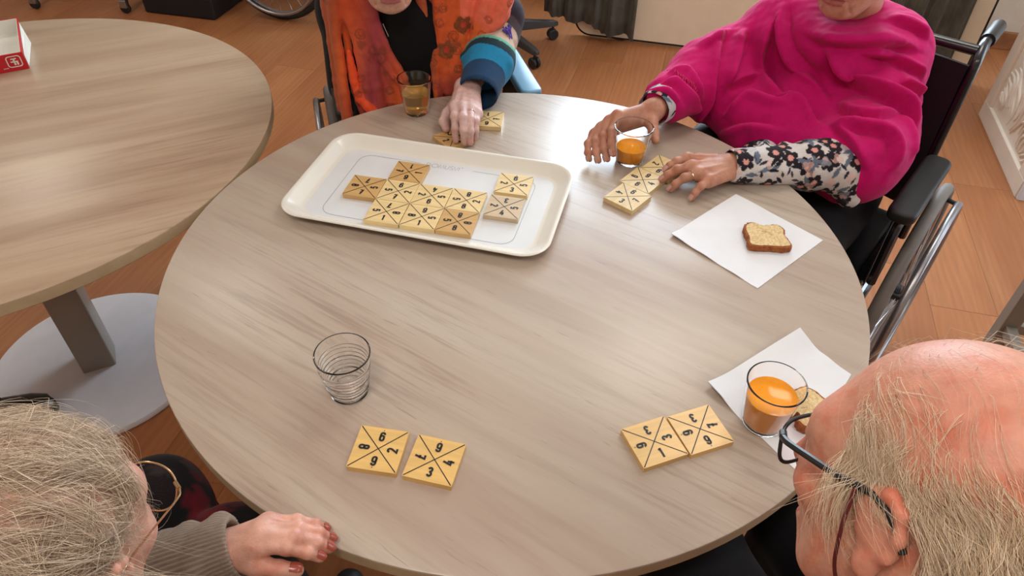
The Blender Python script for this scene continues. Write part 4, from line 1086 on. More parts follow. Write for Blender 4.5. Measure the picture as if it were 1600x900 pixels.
def strands(name, roots, nrm, flow, length, seg, rad, lift, curl, seed, mat, parent, surf=None, colour=None, clump=1, wild=0.35):
    """tapering three-sided hairs; flow(points) gives the combing direction"""
    r = np.random.default_rng(seed); n = len(roots); ncl = max(1, int(n / clump)); seeds_ = roots[r.choice(n, ncl, replace=False)]
    cid = np.concatenate([np.argmin(((roots[a:a + 1000, None] - seeds_[None]) ** 2).sum(2), 1) for a in range(0, n, 1000)]) if clump > 1 else np.arange(n)
    P = roots.copy(); N = nrm.copy(); Ln = length * r.uniform(0.55, 1.25, n); path = [P - N * 0.001]
    hmax = 1.012 + lift * np.abs(r.normal(0, 0.085, n)); jit = r.normal(0, 0.12, (n, 3)) + (r.normal(0, wild, (ncl, 3))[cid] if clump > 1 else 0); lc_ = r.uniform(0.3, 1.7, ncl)[cid] if clump > 1 else 1.0; hmax = 1.012 + (hmax - 1.012) * lc_; L_ = lift * r.uniform(0.4, 1.6, n)
    for k in range(seg):
        f = flow(P) + jit + curl * np.sin(k * 1.1 + r.uniform(0, 6.28, (n, 1))) * r.normal(0, 0.3, (n, 3))
        f = f / (np.linalg.norm(f, axis=1)[:, None] + 1e-9)
        stp = (Ln / seg)[:, None]
        P = P + f * stp + N * (L_ * (1.0 if k == 0 else 0.35 / (k + 1)))[:, None] * stp * 3
        if surf is not None:
            c, R, rd = surf; q = (P - c) @ R; kk = np.linalg.norm(q / rd, axis=1); m = kk < 1.004
            q[m] = q[m] / kk[m][:, None] * 1.006
            hi = (q[:, 2] > -0.15 * rd[2]) & (kk > hmax); q[hi] = q[hi] / kk[hi][:, None] * hmax[hi][:, None]; P = c + q @ R.T
        if clump > 1:
            cn = np.bincount(cid, minlength=ncl)[:, None]; mean = np.stack([np.bincount(cid, P[:, i], ncl) for i in range(3)], 1) / np.maximum(cn, 1); P = P + (mean[cid] - P) * 0.07
        path.append(P.copy())
    A = np.stack(path, 1); T = np.gradient(A, axis=1); T /= np.linalg.norm(T, axis=2)[..., None] + 1e-12
    up = r.normal(0, 1, (n, 1, 3)); B = np.cross(T, up); B /= np.linalg.norm(B, axis=2)[..., None] + 1e-12; C = np.cross(T, B)
    w = rad * np.linspace(1.0, 0.25, seg + 1)[None, :, None] * r.uniform(0.6, 1.4, (n, 1, 1))
    ring = np.stack([A + w * (math.cos(a) * B + math.sin(a) * C) for a in (0, 2.0944, 4.18879)], 2)
    V = ring.reshape(-1, 3); base = (np.arange(n) * (seg + 1) * 3)[:, None, None]
    lv = (np.arange(seg) * 3)[None, :, None]; kk = np.arange(3)[None, None, :]; k2 = (kk + 1) % 3
    Q = np.stack([base + lv + kk, base + lv + k2, base + lv + 3 + k2, base + lv + 3 + kk], -1).reshape(-1, 4)
    me = np_mesh(name, V, Q)
    if colour is not None:
        a = me.color_attributes.new('col', 'FLOAT_COLOR', 'POINT'); c = np.ones((len(V), 4), np.float32)
        cc = colour[0] + (colour[1] - colour[0]) * r.uniform(0, 1, (n, 1)); c[:, :3] = np.repeat(cc, (seg + 1) * 3, 0); a.data.foreach_set('color', c.ravel())
    o = link_mesh(name, me, mat, parent, True); o['kind'] = 'stuff'
    return o

# ------------------------------------------------------------------ hands
def hand_sdf(W, mcps, tips, bulge, thumb, elbow, rs=1.0, wr=0.024, er=0.036, up=(0, 0, 1), veins=True):
    """W wrist, mcps/tips index..little, bulge how far the middle joints rise, thumb four points; elbow: where the forearm goes"""
    up = np.array(up, float); W = np.array(W, float); S = SDF(); Fg = SDF(); nails = []; joints = []
    side = np.array(mcps[0]) - np.array(mcps[3]); side /= np.linalg.norm(side)
    mid = (np.array(mcps[1]) + np.array(mcps[2])) / 2; ax = mid - W; ax /= np.linalg.norm(ax); sdo = side - ax * (side @ ax); sdo /= np.linalg.norm(sdo)
    S.cone(W - ax * 0.005, elbow, wr * rs, er * rs, 0.02)
    S.ell(W, (wr * 0.95 * rs, wr * 1.12 * rs, wr * 0.78 * rs), np.stack([ax, sdo, np.cross(ax, sdo)], 1), 0.012)
    for i, m in enumerate(mcps):
        m = np.array(m, float); w0 = W + side * (0.016, 0.006, -0.005, -0.015)[i] * rs
        S.cone(w0 - up * 0.002, m - up * 0.004, 0.0135 * rs, 0.0118 * rs, 0.012)
        S.ell(m, np.array((0.0108, 0.0108, 0.0108)) * rs * (1, 1, 0.98, 0.9)[i], None, 0.006)
        if veins: S.cone(w0 + up * 0.0105 * rs, m + up * 0.0088 * rs, 0.0018, 0.0015, 0.004)
    S.cone(W + (mid - W) * 0.35 - up * 0.010, W + (mid - W) * 0.85 - up * 0.009, 0.016 * rs, 0.015 * rs, 0.014)
    base_r = (0.0093, 0.0096, 0.0091, 0.0081)
    for i in range(4):
        a, b = np.array(mcps[i], float), np.array(tips[i], float); d = b - a; L = np.linalg.norm(d)
        n = up - d * (up @ d) / (L * L); n /= np.linalg.norm(n)
        bu = bulge[i] if hasattr(bulge, '__len__') else bulge
        pip = a + d * 0.46 + n * bu; dip = a + d * 0.78 + n * bu * 0.72; r = base_r[i] * rs
        Fg.cone(a, pip, r * 1.02, r * 0.94, 0.004); Fg.cone(pip, dip, r * 0.92, r * 0.83, 0.003); Fg.cone(dip, b, r * 0.84, r * 0.70, 0.003)
        Fg.ell(pip, np.array((1.06,) * 3) * r, None, 0.003); Fg.ell(dip + n * 0.0004, np.array((0.90,) * 3) * r, None, 0.003)
        t = b - dip; t /= np.linalg.norm(t); nn = n - t * (n @ t); nn /= np.linalg.norm(nn)
        nails.append((b - t * 0.0015 + nn * r * 0.62, t, nn, r)); joints.append((a, pip, dip, b, n))
    th = [np.array(q, float) for q in thumb]
    S.cone(th[0], th[1], 0.0140 * rs, 0.0118 * rs, 0.014)
    Fg.cone(th[1], th[2], 0.0112 * rs, 0.0104 * rs, 0.004); Fg.cone(th[2], th[3], 0.0106 * rs, 0.0084 * rs, 0.004)
    t = th[3] - th[2]; t /= np.linalg.norm(t); nn = up - t * (up @ t); nn /= np.linalg.norm(nn)
    nails.append((th[3] - t * 0.001 + nn * 0.0066 * rs, t, nn, 0.0105 * rs))
    S.sub(Fg, 0.009)
    return S, nails, joints
def nail_mesh(nails):
    out = []
    for (c, t, n, r) in nails:
        s = np.cross(t, n); V = []; Q = []
        for i in range(7):
            for j in range(7):
                a = (i / 6 * 2 - 1); b = (j / 6 * 2 - 1); x = 0.72 * r * a; y = 0.66 * r * b * math.sqrt(max(0.05, 1 - 0.5 * a * a * (1 if a > 0 else 0.4)))
                V.append(c + t * x + s * y + n * (0.26 * r * (1 - b * b) + 0.0010 - 0.16 * r * a * a * (a > 0)))
        for i in range(6):
            for j in range(6): Q.append((i * 7 + j, (i + 1) * 7 + j, (i + 1) * 7 + j + 1, i * 7 + j + 1))
        out.append((np.array(V), np.array(Q)))
    return out
def ring_on(joint, t, r, label, mat):
    a, pip, n = joint[0], joint[1], joint[4]; c = a + (pip - a) * t; d = (pip - a) / np.linalg.norm(pip - a); s = np.cross(d, n)
    n2 = np.cross(s, d)
    o = MB().tube(circle_pts(c, r, s, n2, 28), 0.0011, 8, closed=True).build('finger_ring', mat, None, smooth=True)
    return tag(o, label, 'ring')
SKIN = {k: attr_mat('skin_' + k, rough=0.48, var=0.09, scale=90, bump=0.35, sss=0.12, bscale=420, spec=0.4, mott=(m, 34, 0.75)) for k, m in
        (('pale', (0.86, 0.66, 0.62, 1)), ('tan', (0.80, 0.60, 0.52, 1)), ('rosy', (0.86, 0.58, 0.52, 1)), ('red', (0.92, 0.58, 0.48, 1)))}
NAILMAT = plain('painted_nail', (150, 72, 56), 0.22, var=0.05)
NAILNAT = plain('natural_nail', (196, 150, 138), 0.3, var=0.04)
HAIR = attr_mat('hair_fibre', rough=0.42, var=0.06, scale=40, bump=0.0, spec=0.5)
CLOTH = attr_mat('woven_cloth', rough=0.85, var=0.07, scale=120, bump=0.3, sheen=0.06, bscale=700, spec=0.2)
SILK = attr_mat('fine_wool_scarf', rough=0.62, var=0.10, scale=70, bump=0.2, sheen=0.12, bscale=500, spec=0.3)
def person(loc, label):
    o = empty('person', loc); return tag(o, label, 'person')
def world_children(root):
    """keep parts where they are although their person stands elsewhere"""
    bpy.context.view_layer.update()
    inv = root.matrix_world.inverted()
    for c in root.children: c.matrix_parent_inverse = inv
def px(*rows): return [at(u, v, z) for (u, v, z) in rows]

def lower_body(root, pelvis, knees, ankles, toes, mat, col, top=None, rk=0.072, rp=0.13, paint=None, h=0.009):
    S = SDF(); pelvis = np.array(pelvis, float)
    for kn, an in zip(knees, ankles):
        kn = np.array(kn, float); an = np.array(an, float); side = (kn - pelvis); side[2] = 0
        hip = pelvis + (kn - np.mean(knees, 0)) * 0.8
        S.cone(hip, kn, 0.092, rk, 0.03); S.cone(kn, an + np.array((0, 0, 0.03)), rk, 0.050, 0.03)
    S.ell(pelvis, (rp, rp, 0.11), None, 0.04)
    if top is not None: S.cone(pelvis, top, rp, rp, 0.04)
    V, Q = S.mesh(h, 2)
    N = normals(V, Q); V = V + N * (0.004 * vnoise(V, 38, 5))[:, None]
    c = np.tile(col, (len(V), 1)) if paint is None else paint(V, N)
    skin_obj('trousers', V, Q, mat, root, c)
    for an, to in zip(ankles, toes):
        an = np.array(an, float); to = np.array(to, float); S = SDF()
        S.cone(an + (0, 0, 0.01), to, 0.042, 0.034, 0.02); S.cone(an + (0, 0, 0.03), an + (to - an) * -0.18, 0.04, 0.036, 0.02)
        V, Q = S.mesh(0.008, 1, cut=lambda p, z=min(an[2], to[2]) - 0.030: z - p[..., 2])
        skin_obj('shoe', V, Q, M['black_vinyl'], root)
def torso_mesh(pelvis, chest, neck, sh, h=0.011):
    S = SDF(); S.cone(pelvis, chest, 0.115, 0.115, 0.05); S.cone(chest, neck, 0.09, 0.048, 0.05); S.cone(sh[0], sh[1], 0.05, 0.05, 0.05)
    return S
def paint_motifs(V, N, c, centres, rnd, kinds):
    """flat printed flowers and leaves: each motif sits in the tangent plane of the cloth"""
    for i in centres:
        o, n = V[i], N[i]; kind = kinds[rnd.integers(len(kinds))]
        a = np.cross(n, rnd.normal(0, 1, 3)); a /= np.linalg.norm(a); b = np.cross(n, a)
        d = V - o; m = np.where((np.abs(d).max(1) < 0.045) & (N @ n > 0.2))[0]
        if not len(m): continue
        x, y = d[m] @ a, d[m] @ b; r = np.hypot(x, y); th = np.arctan2(y, x)
        typ, size, col, col2 = kind
        if typ == 'leaf': s = (np.abs(y) < size * 0.30 * (1 - (x / size) ** 2)) & (np.abs(x) < size); c[m[s]] = col
        elif typ == 'flower':
            e = size * (0.62 + 0.38 * np.abs(np.cos(2.5 * th))); s = r < e; c[m[s]] = col
            s2 = r < size * 0.34; c[m[s2]] = col2
        elif typ == 'blob': s = r < size * (0.8 + 0.2 * np.cos(3 * th + 1)); c[m[s]] = c[m[s]] * 0.45 + col * 0.55
        elif typ == 'ring':
            e = r / (1 + 0.35 * np.cos(th)); s = (np.abs(e - size * 0.55) < 0.0016) | (np.abs(e - size * 0.30) < 0.0013); c[m[s]] = c[m[s]] * 0.45 + col * 0.55
    return c

# ================================================================== woman in pink
pB = person((0.74, 0.54, 0), 'woman in a magenta shawl and floral sleeves seated in a wheelchair holding a glass')
bo, bR = frame((0, 0, 0), 226, 10, 0)
chin = at(1303, 27, 0.985); bo = chin - bR @ np.array((0.070, 0, -0.117))
Bneck = np.array((0.735, 0.600, 0.93)); Bsh = (np.array((0.622, 0.655, 0.895)), np.array((0.822, 0.553, 0.885)))
HB = head_sdf(bo, bR, 0.98, Bneck)
hv, hq = HB.mesh(0.0026, 1)
hc = face_colour(hv, bo, bR, 0.98, lin(200, 146, 122), lin(168, 92, 86), lin(205, 120, 100), 3)
# ringed left hand, palm down, fingers towards the tiles
W = at(1143, 259, 0.786)
Lh, Lnails, Lj = hand_sdf(W, px((1074, 247, 0.790), (1081, 259, 0.794), (1093, 271, 0.790), (1108, 282, 0.783)),
                          px((1040, 266, 0.771), (1035, 281, 0.7665), (1048, 296, 0.7585), (1081, 310, 0.7585)), (0.006, 0.007, 0.009, 0.008),
                          px((1118, 250, 0.772), (1090, 248, 0.768), (1068, 258, 0.764), (1052, 266, 0.765)), (0.70, 0.285, 0.765), 1.0, 0.0235, 0.034)
lv, lq = Lh.mesh(0.0017, 1)
# right hand closed round the glass from behind
g = np.array((GB[0], GB[1], 0.0))
def pol(deg, r, z): return g + np.array((r * math.cos(math.radians(deg)), r * math.sin(math.radians(deg)), z))
W2 = at(1018, 173, 0.818)
Rh, Rnails, Rj = hand_sdf(W2, [pol(116, 0.064, 0.824), pol(129, 0.070, 0.812), pol(141, 0.077, 0.800), pol(151, 0.085, 0.789)],
                          [pol(214, 0.0470, 0.782), pol(205, 0.055, 0.768), pol(197, 0.070, 0.762), pol(189, 0.086, 0.760)], (0.010, 0.012, 0.011, 0.010),
                          [pol(62, 0.100, 0.812), pol(50, 0.072, 0.808), pol(32, 0.0565, 0.802), pol(10, 0.0500, 0.795)], (0.415, 0.575, 0.812), 1.0, 0.0235, 0.036, up=(-0.75, 0.35, 0.55), veins=False)
rv, rq = Rh.mesh(0.0017, 1)
tv, tq = torso_mesh((0.77, 0.57, 0.56), (0.745, 0.60, 0.80), Bneck, Bsh).mesh(0.011, 1)
BV_, BQ = merge([(hv, hq), (lv, lq), (rv, rq), (tv, tq)])
hcol = lin(186, 132, 108)
bc = np.concatenate([hc, np.tile(hcol, (len(lv), 1)) * (1 + 0.07 * vnoise(lv, 160, 2)[:, None]), np.tile(hcol, (len(rv), 1)) * (1 + 0.07 * vnoise(rv, 160, 4)[:, None]), np.tile(hcol, (len(tv), 1))])
skin_obj('body', BV_, BQ, SKIN['tan'], pB, bc)
for nl in nail_mesh(Lnails[:4] + Rnails[:4]): skin_obj('fingernail', nl[0], nl[1], NAILNAT, pB)
ring_on(Lj[2], 0.52, 0.0102, 'thin gold ring on the hand of the woman in pink', M['gold'])

# the shawl
S = SDF()
S.cone((0.765, 0.575, 0.58), (0.735, 0.605, 0.84), 0.150, 0.138, 0.05)
S.ell((0.690, 0.535, 0.715), (0.165, 0.165, 0.145), None, 0.06)
S.cone(Bsh[0], Bsh[1], 0.074, 0.074, 0.06)
EB = np.array((0.415, 0.575, 0.812)); S.chain([Bsh[0], (0.49, 0.640, 0.815), EB + (0.01, 0.012, 0.0), W2 + (EB - W2) * 0.34], [0.078, 0.064, 0.060, 0.052], 0.05)
S.chain([Bsh[1], (0.757, 0.370, 0.770), (0.710, 0.308, 0.762), (0.668, 0.312, 0.775)], [0.084, 0.082, 0.078, 0.050], 0.05)
S.chain([(0.475, 0.560, 0.765), (0.575, 0.455, 0.730), (0.690, 0.360, 0.735)], [0.060, 0.066, 0.065], 0.07)
nc = np.array((0.712, 0.575, 0.925)); e1 = np.array((0.94, -0.33, 0.0)); e2 = np.array((0.30, 0.90, 0.16))
S.chain([nc + 0.082 * (math.cos(a) * e1 + math.sin(a) * e2) for a in np.linspace(0, 2 * PI, 15)], 0.040, 0.03)
base = SDF(); base.ops = list(S.ops)
z4 = lambda L: [(1180 + x / 2.727, y / 2.727) for x, y in L]
z3 = lambda L: [(980 + x / 3.75, y / 3.75) for x, y in L]
sv, sq = S.mesh(0.0034, 1)
sn = normals(sv, sq)
def near_line(V, P):
    """distance, side, place along and nearest direction of a polyline for every vertex"""
    best = np.full(len(V), 9.0); tt = np.zeros(len(V)); q_ = np.zeros_like(V); dr = np.zeros_like(V)
    seg = np.linalg.norm(np.diff(P, axis=0), axis=1); cum = np.concatenate([[0], np.cumsum(seg)])
    for i in range(len(P) - 1):
        ba = P[i + 1] - P[i]; t = np.clip(((V - P[i]) @ ba) / (ba @ ba + 1e-12), 0, 1); q = P[i] + t[:, None] * ba; d = np.linalg.norm(V - q, axis=1)
        m = d < best; best[m] = d[m]; tt[m] = (cum[i] + t[m] * seg[i]) / cum[-1]; q_[m] = q[m]; dr[m] = ba / (np.linalg.norm(ba) + 1e-12)
    return best, tt, q_, dr
def smooth_line(P, n=5):
    P = np.array(P); out = []
    for i in range(len(P) - 1):
        p0, p1, p2, p3 = P[max(i - 1, 0)], P[i], P[i + 1], P[min(i + 2, len(P) - 1)]
        for k in range(n): t = k / n; out.append(0.5 * ((2 * p1) + (-p0 + p2) * t + (2 * p0 - 5 * p1 + 4 * p2 - p3) * t * t + (-p0 + 3 * p1 - 3 * p2 + p3) * t ** 3))
    return np.array(out + [P[-1]])
def drape(V, N, field, lines):
    """folds of the cloth: each line is the free lower lip of a fold that stands proud on the side of its marker point"""
    H = np.zeros(len(V))
    for pts, mark, A, Lr in lines:
        P = [field.hit(u, v) for u, v in pts]; K = field.hit(*mark); P = [p for p in P if p is not None]
        if len(P) < 2 or K is None: continue
        P = smooth_line(P); m = np.where((V > P.min(0) - 0.14).all(1) & (V < P.max(0) + 0.14).all(1))[0]
        d, t, q, dr = near_line(V[m], P); s = np.einsum('ij,ij->i', V[m] - q, np.cross(dr, N[m]))
        dk, tk, qk, drk = near_line(K[None], P); nk = N[m[np.argmin(np.linalg.norm(V[m] - K, axis=1))]]
        if float((K - qk[0]) @ np.cross(drk[0], nk)) < 0: s = -s
        w = np.clip(np.sin(PI * np.clip(t, 0.0, 1.0)) * 1.5 + 0.12, 0, 1); out = np.maximum(d - np.abs(s), 0); w = w * np.exp(-(out / 0.02) ** 2)
        up_s = np.clip((s + 0.003) / 0.006, 0, 1); pos = np.maximum(s, 0)
        h = A * up_s * np.exp(-pos / Lr) * (1 + 0.5 * np.exp(-((pos - 0.012) / 0.008) ** 2)) - A * 0.75 * (1 - up_s) * np.exp(-np.maximum(-s, 0) / 0.014)
        H[m] += h * w
    return H
LIPS = [(z4([(215, 150), (300, 192), (420, 202), (560, 200), (690, 222)]), z4([(420, 140)])[0], 0.015, 0.035), (z4([(285, 195), (330, 285), (420, 365), (560, 420), (640, 470), (678, 560)]), z4([(520, 330)])[0], 0.018, 0.050),
        (z4([(440, 232), (560, 252), (640, 290), (712, 345)]), z4([(600, 215)])[0], 0.012, 0.030), (z4([(100, 412), (160, 420), (215, 450), (275, 520)]), z4([(110, 480)])[0], 0.012, 0.030),
        (z4([(335, 540), (430, 552), (530, 565), (580, 620), (560, 735)]), z4([(650, 640)])[0], 0.013, 0.035), (z4([(340, 440), (420, 500), (520, 510), (620, 480)]), z4([(470, 440)])[0], 0.010, 0.030),
        (z4([(560, 100), (660, 120), (735, 170)]), z4([(640, 70)])[0], 0.010, 0.025), (z4([(600, 380), (690, 420), (735, 370)]), z4([(690, 340)])[0], 0.013, 0.030), (z4([(640, 480), (665, 580), (650, 690)]), z4([(610, 580)])[0], 0.010, 0.025),
        (z4([(140, 10), (130, 110), (170, 240), (250, 340), (330, 430)]), z4([(60, 200)])[0], 0.013, 0.040), (z4([(320, 530), (400, 610), (470, 730)]), z4([(440, 590)])[0], 0.010, 0.030),
        (z3([(725, 175), (665, 300), (605, 465), (585, 530)]), z3([(590, 330)])[0], 0.014, 0.035), (z3([(560, 215), (512, 400), (482, 560), (440, 720)]), z3([(400, 480)])[0], 0.014, 0.035),
        (z3([(890, 120), (810, 320), (800, 420), (880, 530), (975, 575)]), z3([(730, 420)])[0], 0.013, 0.035), (z3([(480, 750), (560, 685), (680, 562), (760, 562), (860, 600), (960, 590)]), z3([(660, 640)])[0], 0.013, 0.030),
        (z3([(110, 555), (240, 512), (310, 585), (420, 735)]), z3([(220, 610)])[0], 0.010, 0.025), (z3([(225, 425), (340, 402), (400, 480), (432, 560)]), z3([(280, 480)])[0], 0.009, 0.020), (z3([(590, 520), (660, 480), (760, 470)]), z3([(680, 440)])[0], 0.009, 0.025),
        (z3([(540, 770), (700, 725), (880, 750)]), z3([(700, 780)])[0], 0.009, 0.025), (z3([(430, 310), (540, 260), (620, 180)]), z3([(480, 230)])[0], 0.009, 0.025), (z3([(180, 490), (280, 455), (360, 530), (410, 640)]), z3([(250, 530)])[0], 0.008, 0.018)]
H = 1.55 * drape(sv, sn, base, LIPS); sv = relax(sv + sn * np.clip(H, -0.026, 0.036)[:, None], sq, 2, 0.35)
sn = normals(sv, sq); sv = sv + sn * (0.0014 * vnoise(sv, 70, 8) + 0.0007 * vnoise(sv, 170, 9))[:, None]
PINK = lin(190, 8, 98)
skin_obj('shawl', sv, sq, CLOTH, pB, np.tile(PINK, (len(sv), 1)) * (1 + 0.06 * vnoise(sv, 25, 3)[:, None]))
fr = MB(); rr_ = np.random.default_rng(4)
for k in range(26):
    u, v = (1044 + 46 * k / 25, 106 + 34 * (k / 25) ** 1.4); p = base.hit(u, v)
    if p is None: continue
    p = sv[np.argmin(np.linalg.norm(sv - p, axis=1))]
    q = p + np.array((-0.004, -0.012, -0.006)) + rr_.normal(0, 0.003, 3); fr.tube([p + (0, 0, 0.001), (p + q) / 2 + (0, -0.003, 0.003), q], [0.0011, 0.0010, 0.0006], 5)
o = fr.build('fringe', plain('magenta_fringe', (196, 20, 90), 0.8), pB); o['kind'] = 'stuff'
# floral sleeves
rf = np.random.default_rng(12)
KF = [('leaf', 0.013, lin(30, 28, 36), 0), ('leaf', 0.010, lin(40, 42, 52), 0), ('leaf', 0.015, lin(98, 108, 126), 0), ('flower', 0.019, lin(34, 28, 36), lin(214, 150, 140)), ('blob', 0.012, lin(214, 168, 156), 0), ('leaf', 0.009, lin(60, 56, 62), 0), ('blob', 0.012, lin(160, 160, 170), 0)]
def floral(V, N, n):
    c = np.tile(lin(204, 197, 194), (len(V), 1)) * (1 + 0.05 * vnoise(V, 90, 6)[:, None])
    return paint_motifs(V, N, c, rf.integers(0, len(V), n), rf, KF)
S2 = SDF(); el = np.array((0.745, 0.305, 0.752)); wr_ = W + (el - W) * 0.012
ax = (wr_ - el) / np.linalg.norm(wr_ - el)
S2.chain([el, el + (wr_ - el) * 0.45, wr_ - ax * 0.004], [0.050, 0.046, 0.0345], 0.03)
S2.chain([(0.655, 0.305, 0.790), (0.665, 0.262, 0.765), (0.690, 0.245, 0.715)], [0.026, 0.032, 0.024], 0.03)
S2.chain([(0.575, 0.385, 0.735), (0.540, 0.375, 0.738), (0.515, 0.385, 0.735)], [0.026, 0.024, 0.018], 0.02)
for t in (0.2, 0.34, 0.5, 0.66, 0.8): 
    q = el + (wr_ - el) * t; S2.cone(q + (0.004, 0.03, 0.030), q + (-0.012, -0.038, 0.012), 0.007, 0.006, 0.014)
S2.cone(W + (W - el) * 0.2, W - ax * 0.014, 0.031, 0.029, 0.004, 's')
fv, fq = S2.mesh(0.0021, 1, cut=lambda p: np.where(np.hypot(p[..., 0], p[..., 1]) > 0.604, -1.0, 0.7512 - p[..., 2]))
fnn = normals(fv, fq)
skin_obj('sleeve', fv, fq, CLOTH, pB, floral(fv, fnn, 620))
S3 = SDF(); a_ = W2 + (np.array((0.415, 0.575, 0.812)) - W2) * 0.10; b_ = W2 + (np.array((0.415, 0.575, 0.812)) - W2) * 0.36
S3.cone(a_, b_, 0.039, 0.042, 0.01); S3.cone(a_ + (a_ - b_) * 0.2, b_ + (b_ - a_) * 0.01, 0.035, 0.037, 0.003, 's')
fv, fq = S3.mesh(0.0019, 1); fnn = normals(fv, fq); skin_obj('sleeve', fv, fq, CLOTH, pB, floral(fv, fnn, 40) * np.array((0.86, 0.9, 0.95)))
BLK = lin(20, 20, 24)
f_ = np.array((math.cos(BF), math.sin(BF), 0)); l_ = np.array((-f_[1], f_[0], 0)); c_ = np.array((0.682, 0.452, 0))
lower_body(pB, c_ - f_ * 0.10 + (0, 0, 0.575), [c_ + f_ * 0.30 + l_ * s * 0.095 + (0, 0, 0.575) for s in (-1, 1)], [c_ + f_ * 0.40 + l_ * s * 0.10 + (0, 0, 0.165) for s in (-1, 1)], [c_ + f_ * 0.53 + l_ * s * 0.11 + (0, 0, 0.155) for s in (-1, 1)], CLOTH, BLK)
# short grey hair
hn = normals(hv, hq); L = ((hv - bo) @ bR) / 0.98
def scalp(L): return (L[:, 2] > 0.068 - 0.9 * np.clip(0.055 - L[:, 0], 0, 0.075)) & (L[:, 2] > -0.055) & (L[:, 0] < 0.075) & ((np.abs(L[:, 1]) < 0.074) | (L[:, 2] > 0.02)) & ~((L[:, 2] < 0.0) & (L[:, 0] > -0.035))
def hair_for(name, root, V, N, L, o, R, s, count, flow_l, length, seg, rad, lift, curl, seed, cols, mask, clump=1, wild=0.35):
    idx = np.where(mask)[0]; r = np.random.default_rng(seed); pick = r.choice(idx, min(count, len(idx) * 4), replace=True)
    P = V[pick] + r.normal(0, 0.0012, (len(pick), 3))
    def flow(Q):
        q = ((Q - o) @ R) / s; return flow_l(q) @ R.T
    return strands(name, P, N[pick], flow, length, seg, rad, lift, curl, seed, HAIR, root, (o + R @ (np.array((-0.014, 0, 0.030)) * s), R, np.array((0.099, 0.079, 0.089)) * s), cols, clump, wild)
def swept(cx, cz, fwd):
    def f(q):
        c = np.array((-0.014, 0, 0.03)); n = (q - c) / np.array((0.098, 0.078, 0.088)) ** 2; n /= np.linalg.norm(n, axis=1)[:, None]
        d = q - np.array((cx, 0, cz)); d = d + np.array((fwd, 0, 0)); d = d - n * (d * n).sum(1)[:, None]; return d / (np.linalg.norm(d, axis=1)[:, None] + 1e-6)
    return f
hair_for('hair', pB, hv, hn, L, bo, bR, 0.98, 2600, swept(-0.05, 0.11, 0.0), 0.06, 5, 0.0005, 0.3, 0.3, 5, (lin(196, 190, 184), lin(150, 144, 138)), scalp(L))
world_children(pB)

# ================================================================== woman in orange
pA = person((-0.24, 0.78, 0), 'woman in an orange patterned scarf and black top with striped sleeve at the tray')
ao, aR = frame((0, 0, 0), -80, 16, 0)
chin = at(612, 19, 0.958); ao = chin - aR @ np.array((0.072, 0, -0.117))
Aneck = np.array((-0.245, 0.70, 0.935)); Ash = (np.array((-0.405, 0.715, 0.905)), np.array((-0.075, 0.745, 0.905)))
HA = head_sdf(ao, aR, 0.98, Aneck); hv, hq = HA.mesh(0.0026, 1)
hc = face_colour(hv, ao, aR, 0.98, lin(206, 160, 140), lin(166, 96, 92), lin(205, 130, 116), 6)
W = at(731, 137, 0.803)
Ah, An, Aj = hand_sdf(W, px((710, 166, 0.806), (722, 167, 0.810), (736, 170, 0.806), (746, 177, 0.798)),
                      px((712, 219, 0.7665), (725, 222, 0.7665), (735, 223, 0.7665), (743, 216, 0.765)), (0.020, 0.022, 0.020, 0.016),
                      px((716, 156, 0.786), (699, 178, 0.780), (693, 190, 0.774), (697, 201, 0.768)), (-0.045, 0.725, 0.820), 1.0, 0.0235, 0.034)
av, aq = Ah.mesh(0.0017, 1)
tv, tq = torso_mesh((-0.24, 0.82, 0.56), (-0.245, 0.74, 0.80), Aneck, Ash).mesh(0.011, 1)
V_, Q_ = merge([(hv, hq), (av, aq), (tv, tq)]); hcol = lin(206, 172, 164)
skin_obj('body', V_, Q_, SKIN['pale'], pA, np.concatenate([hc, np.tile(hcol, (len(av), 1)) * (1 + 0.07 * vnoise(av, 160, 2)[:, None]), np.tile(hcol, (len(tv), 1))]))
for nl in nail_mesh(An[:4]): skin_obj('fingernail', nl[0], nl[1], NAILNAT, pA)
ring_on(Aj[2], 0.45, 0.0102, 'silver ring on the hand of the woman in orange', M['chrome'])
# black top
S = SDF(); S.cone((-0.24, 0.82, 0.56), (-0.245, 0.735, 0.84), 0.145, 0.128, 0.04); S.cone(Ash[0] + (0, 0, -0.01), Ash[1] + (0, 0, -0.01), 0.066, 0.066, 0.05); S.cone((-0.25, 0.735, 0.84), (-0.25, 0.67, 0.915), 0.08, 0.062, 0.03)
S.chain([Ash[0], (-0.44, 0.76, 0.68)], [0.066, 0.055], 0.04)
tv, tq = S.mesh(0.008, 1); skin_obj('black_top', tv, tq, CLOTH, pA, np.tile(lin(13, 13, 15), (len(tv), 1)))
for (u0, v0, u1, v1) in ((599, 35, 627, 98),):     # silver pendant cord
    P = [at(u0 + (u1 - u0) * t, v0 + (v1 - v0) * t, 0.905 - 0.10 * t) + np.array((0, -0.006, 0)) for t in np.linspace(0, 1, 8)]
    o = MB().tube(P, 0.0016, 6).build('neck_cord', M['chrome'], pA, smooth=True)
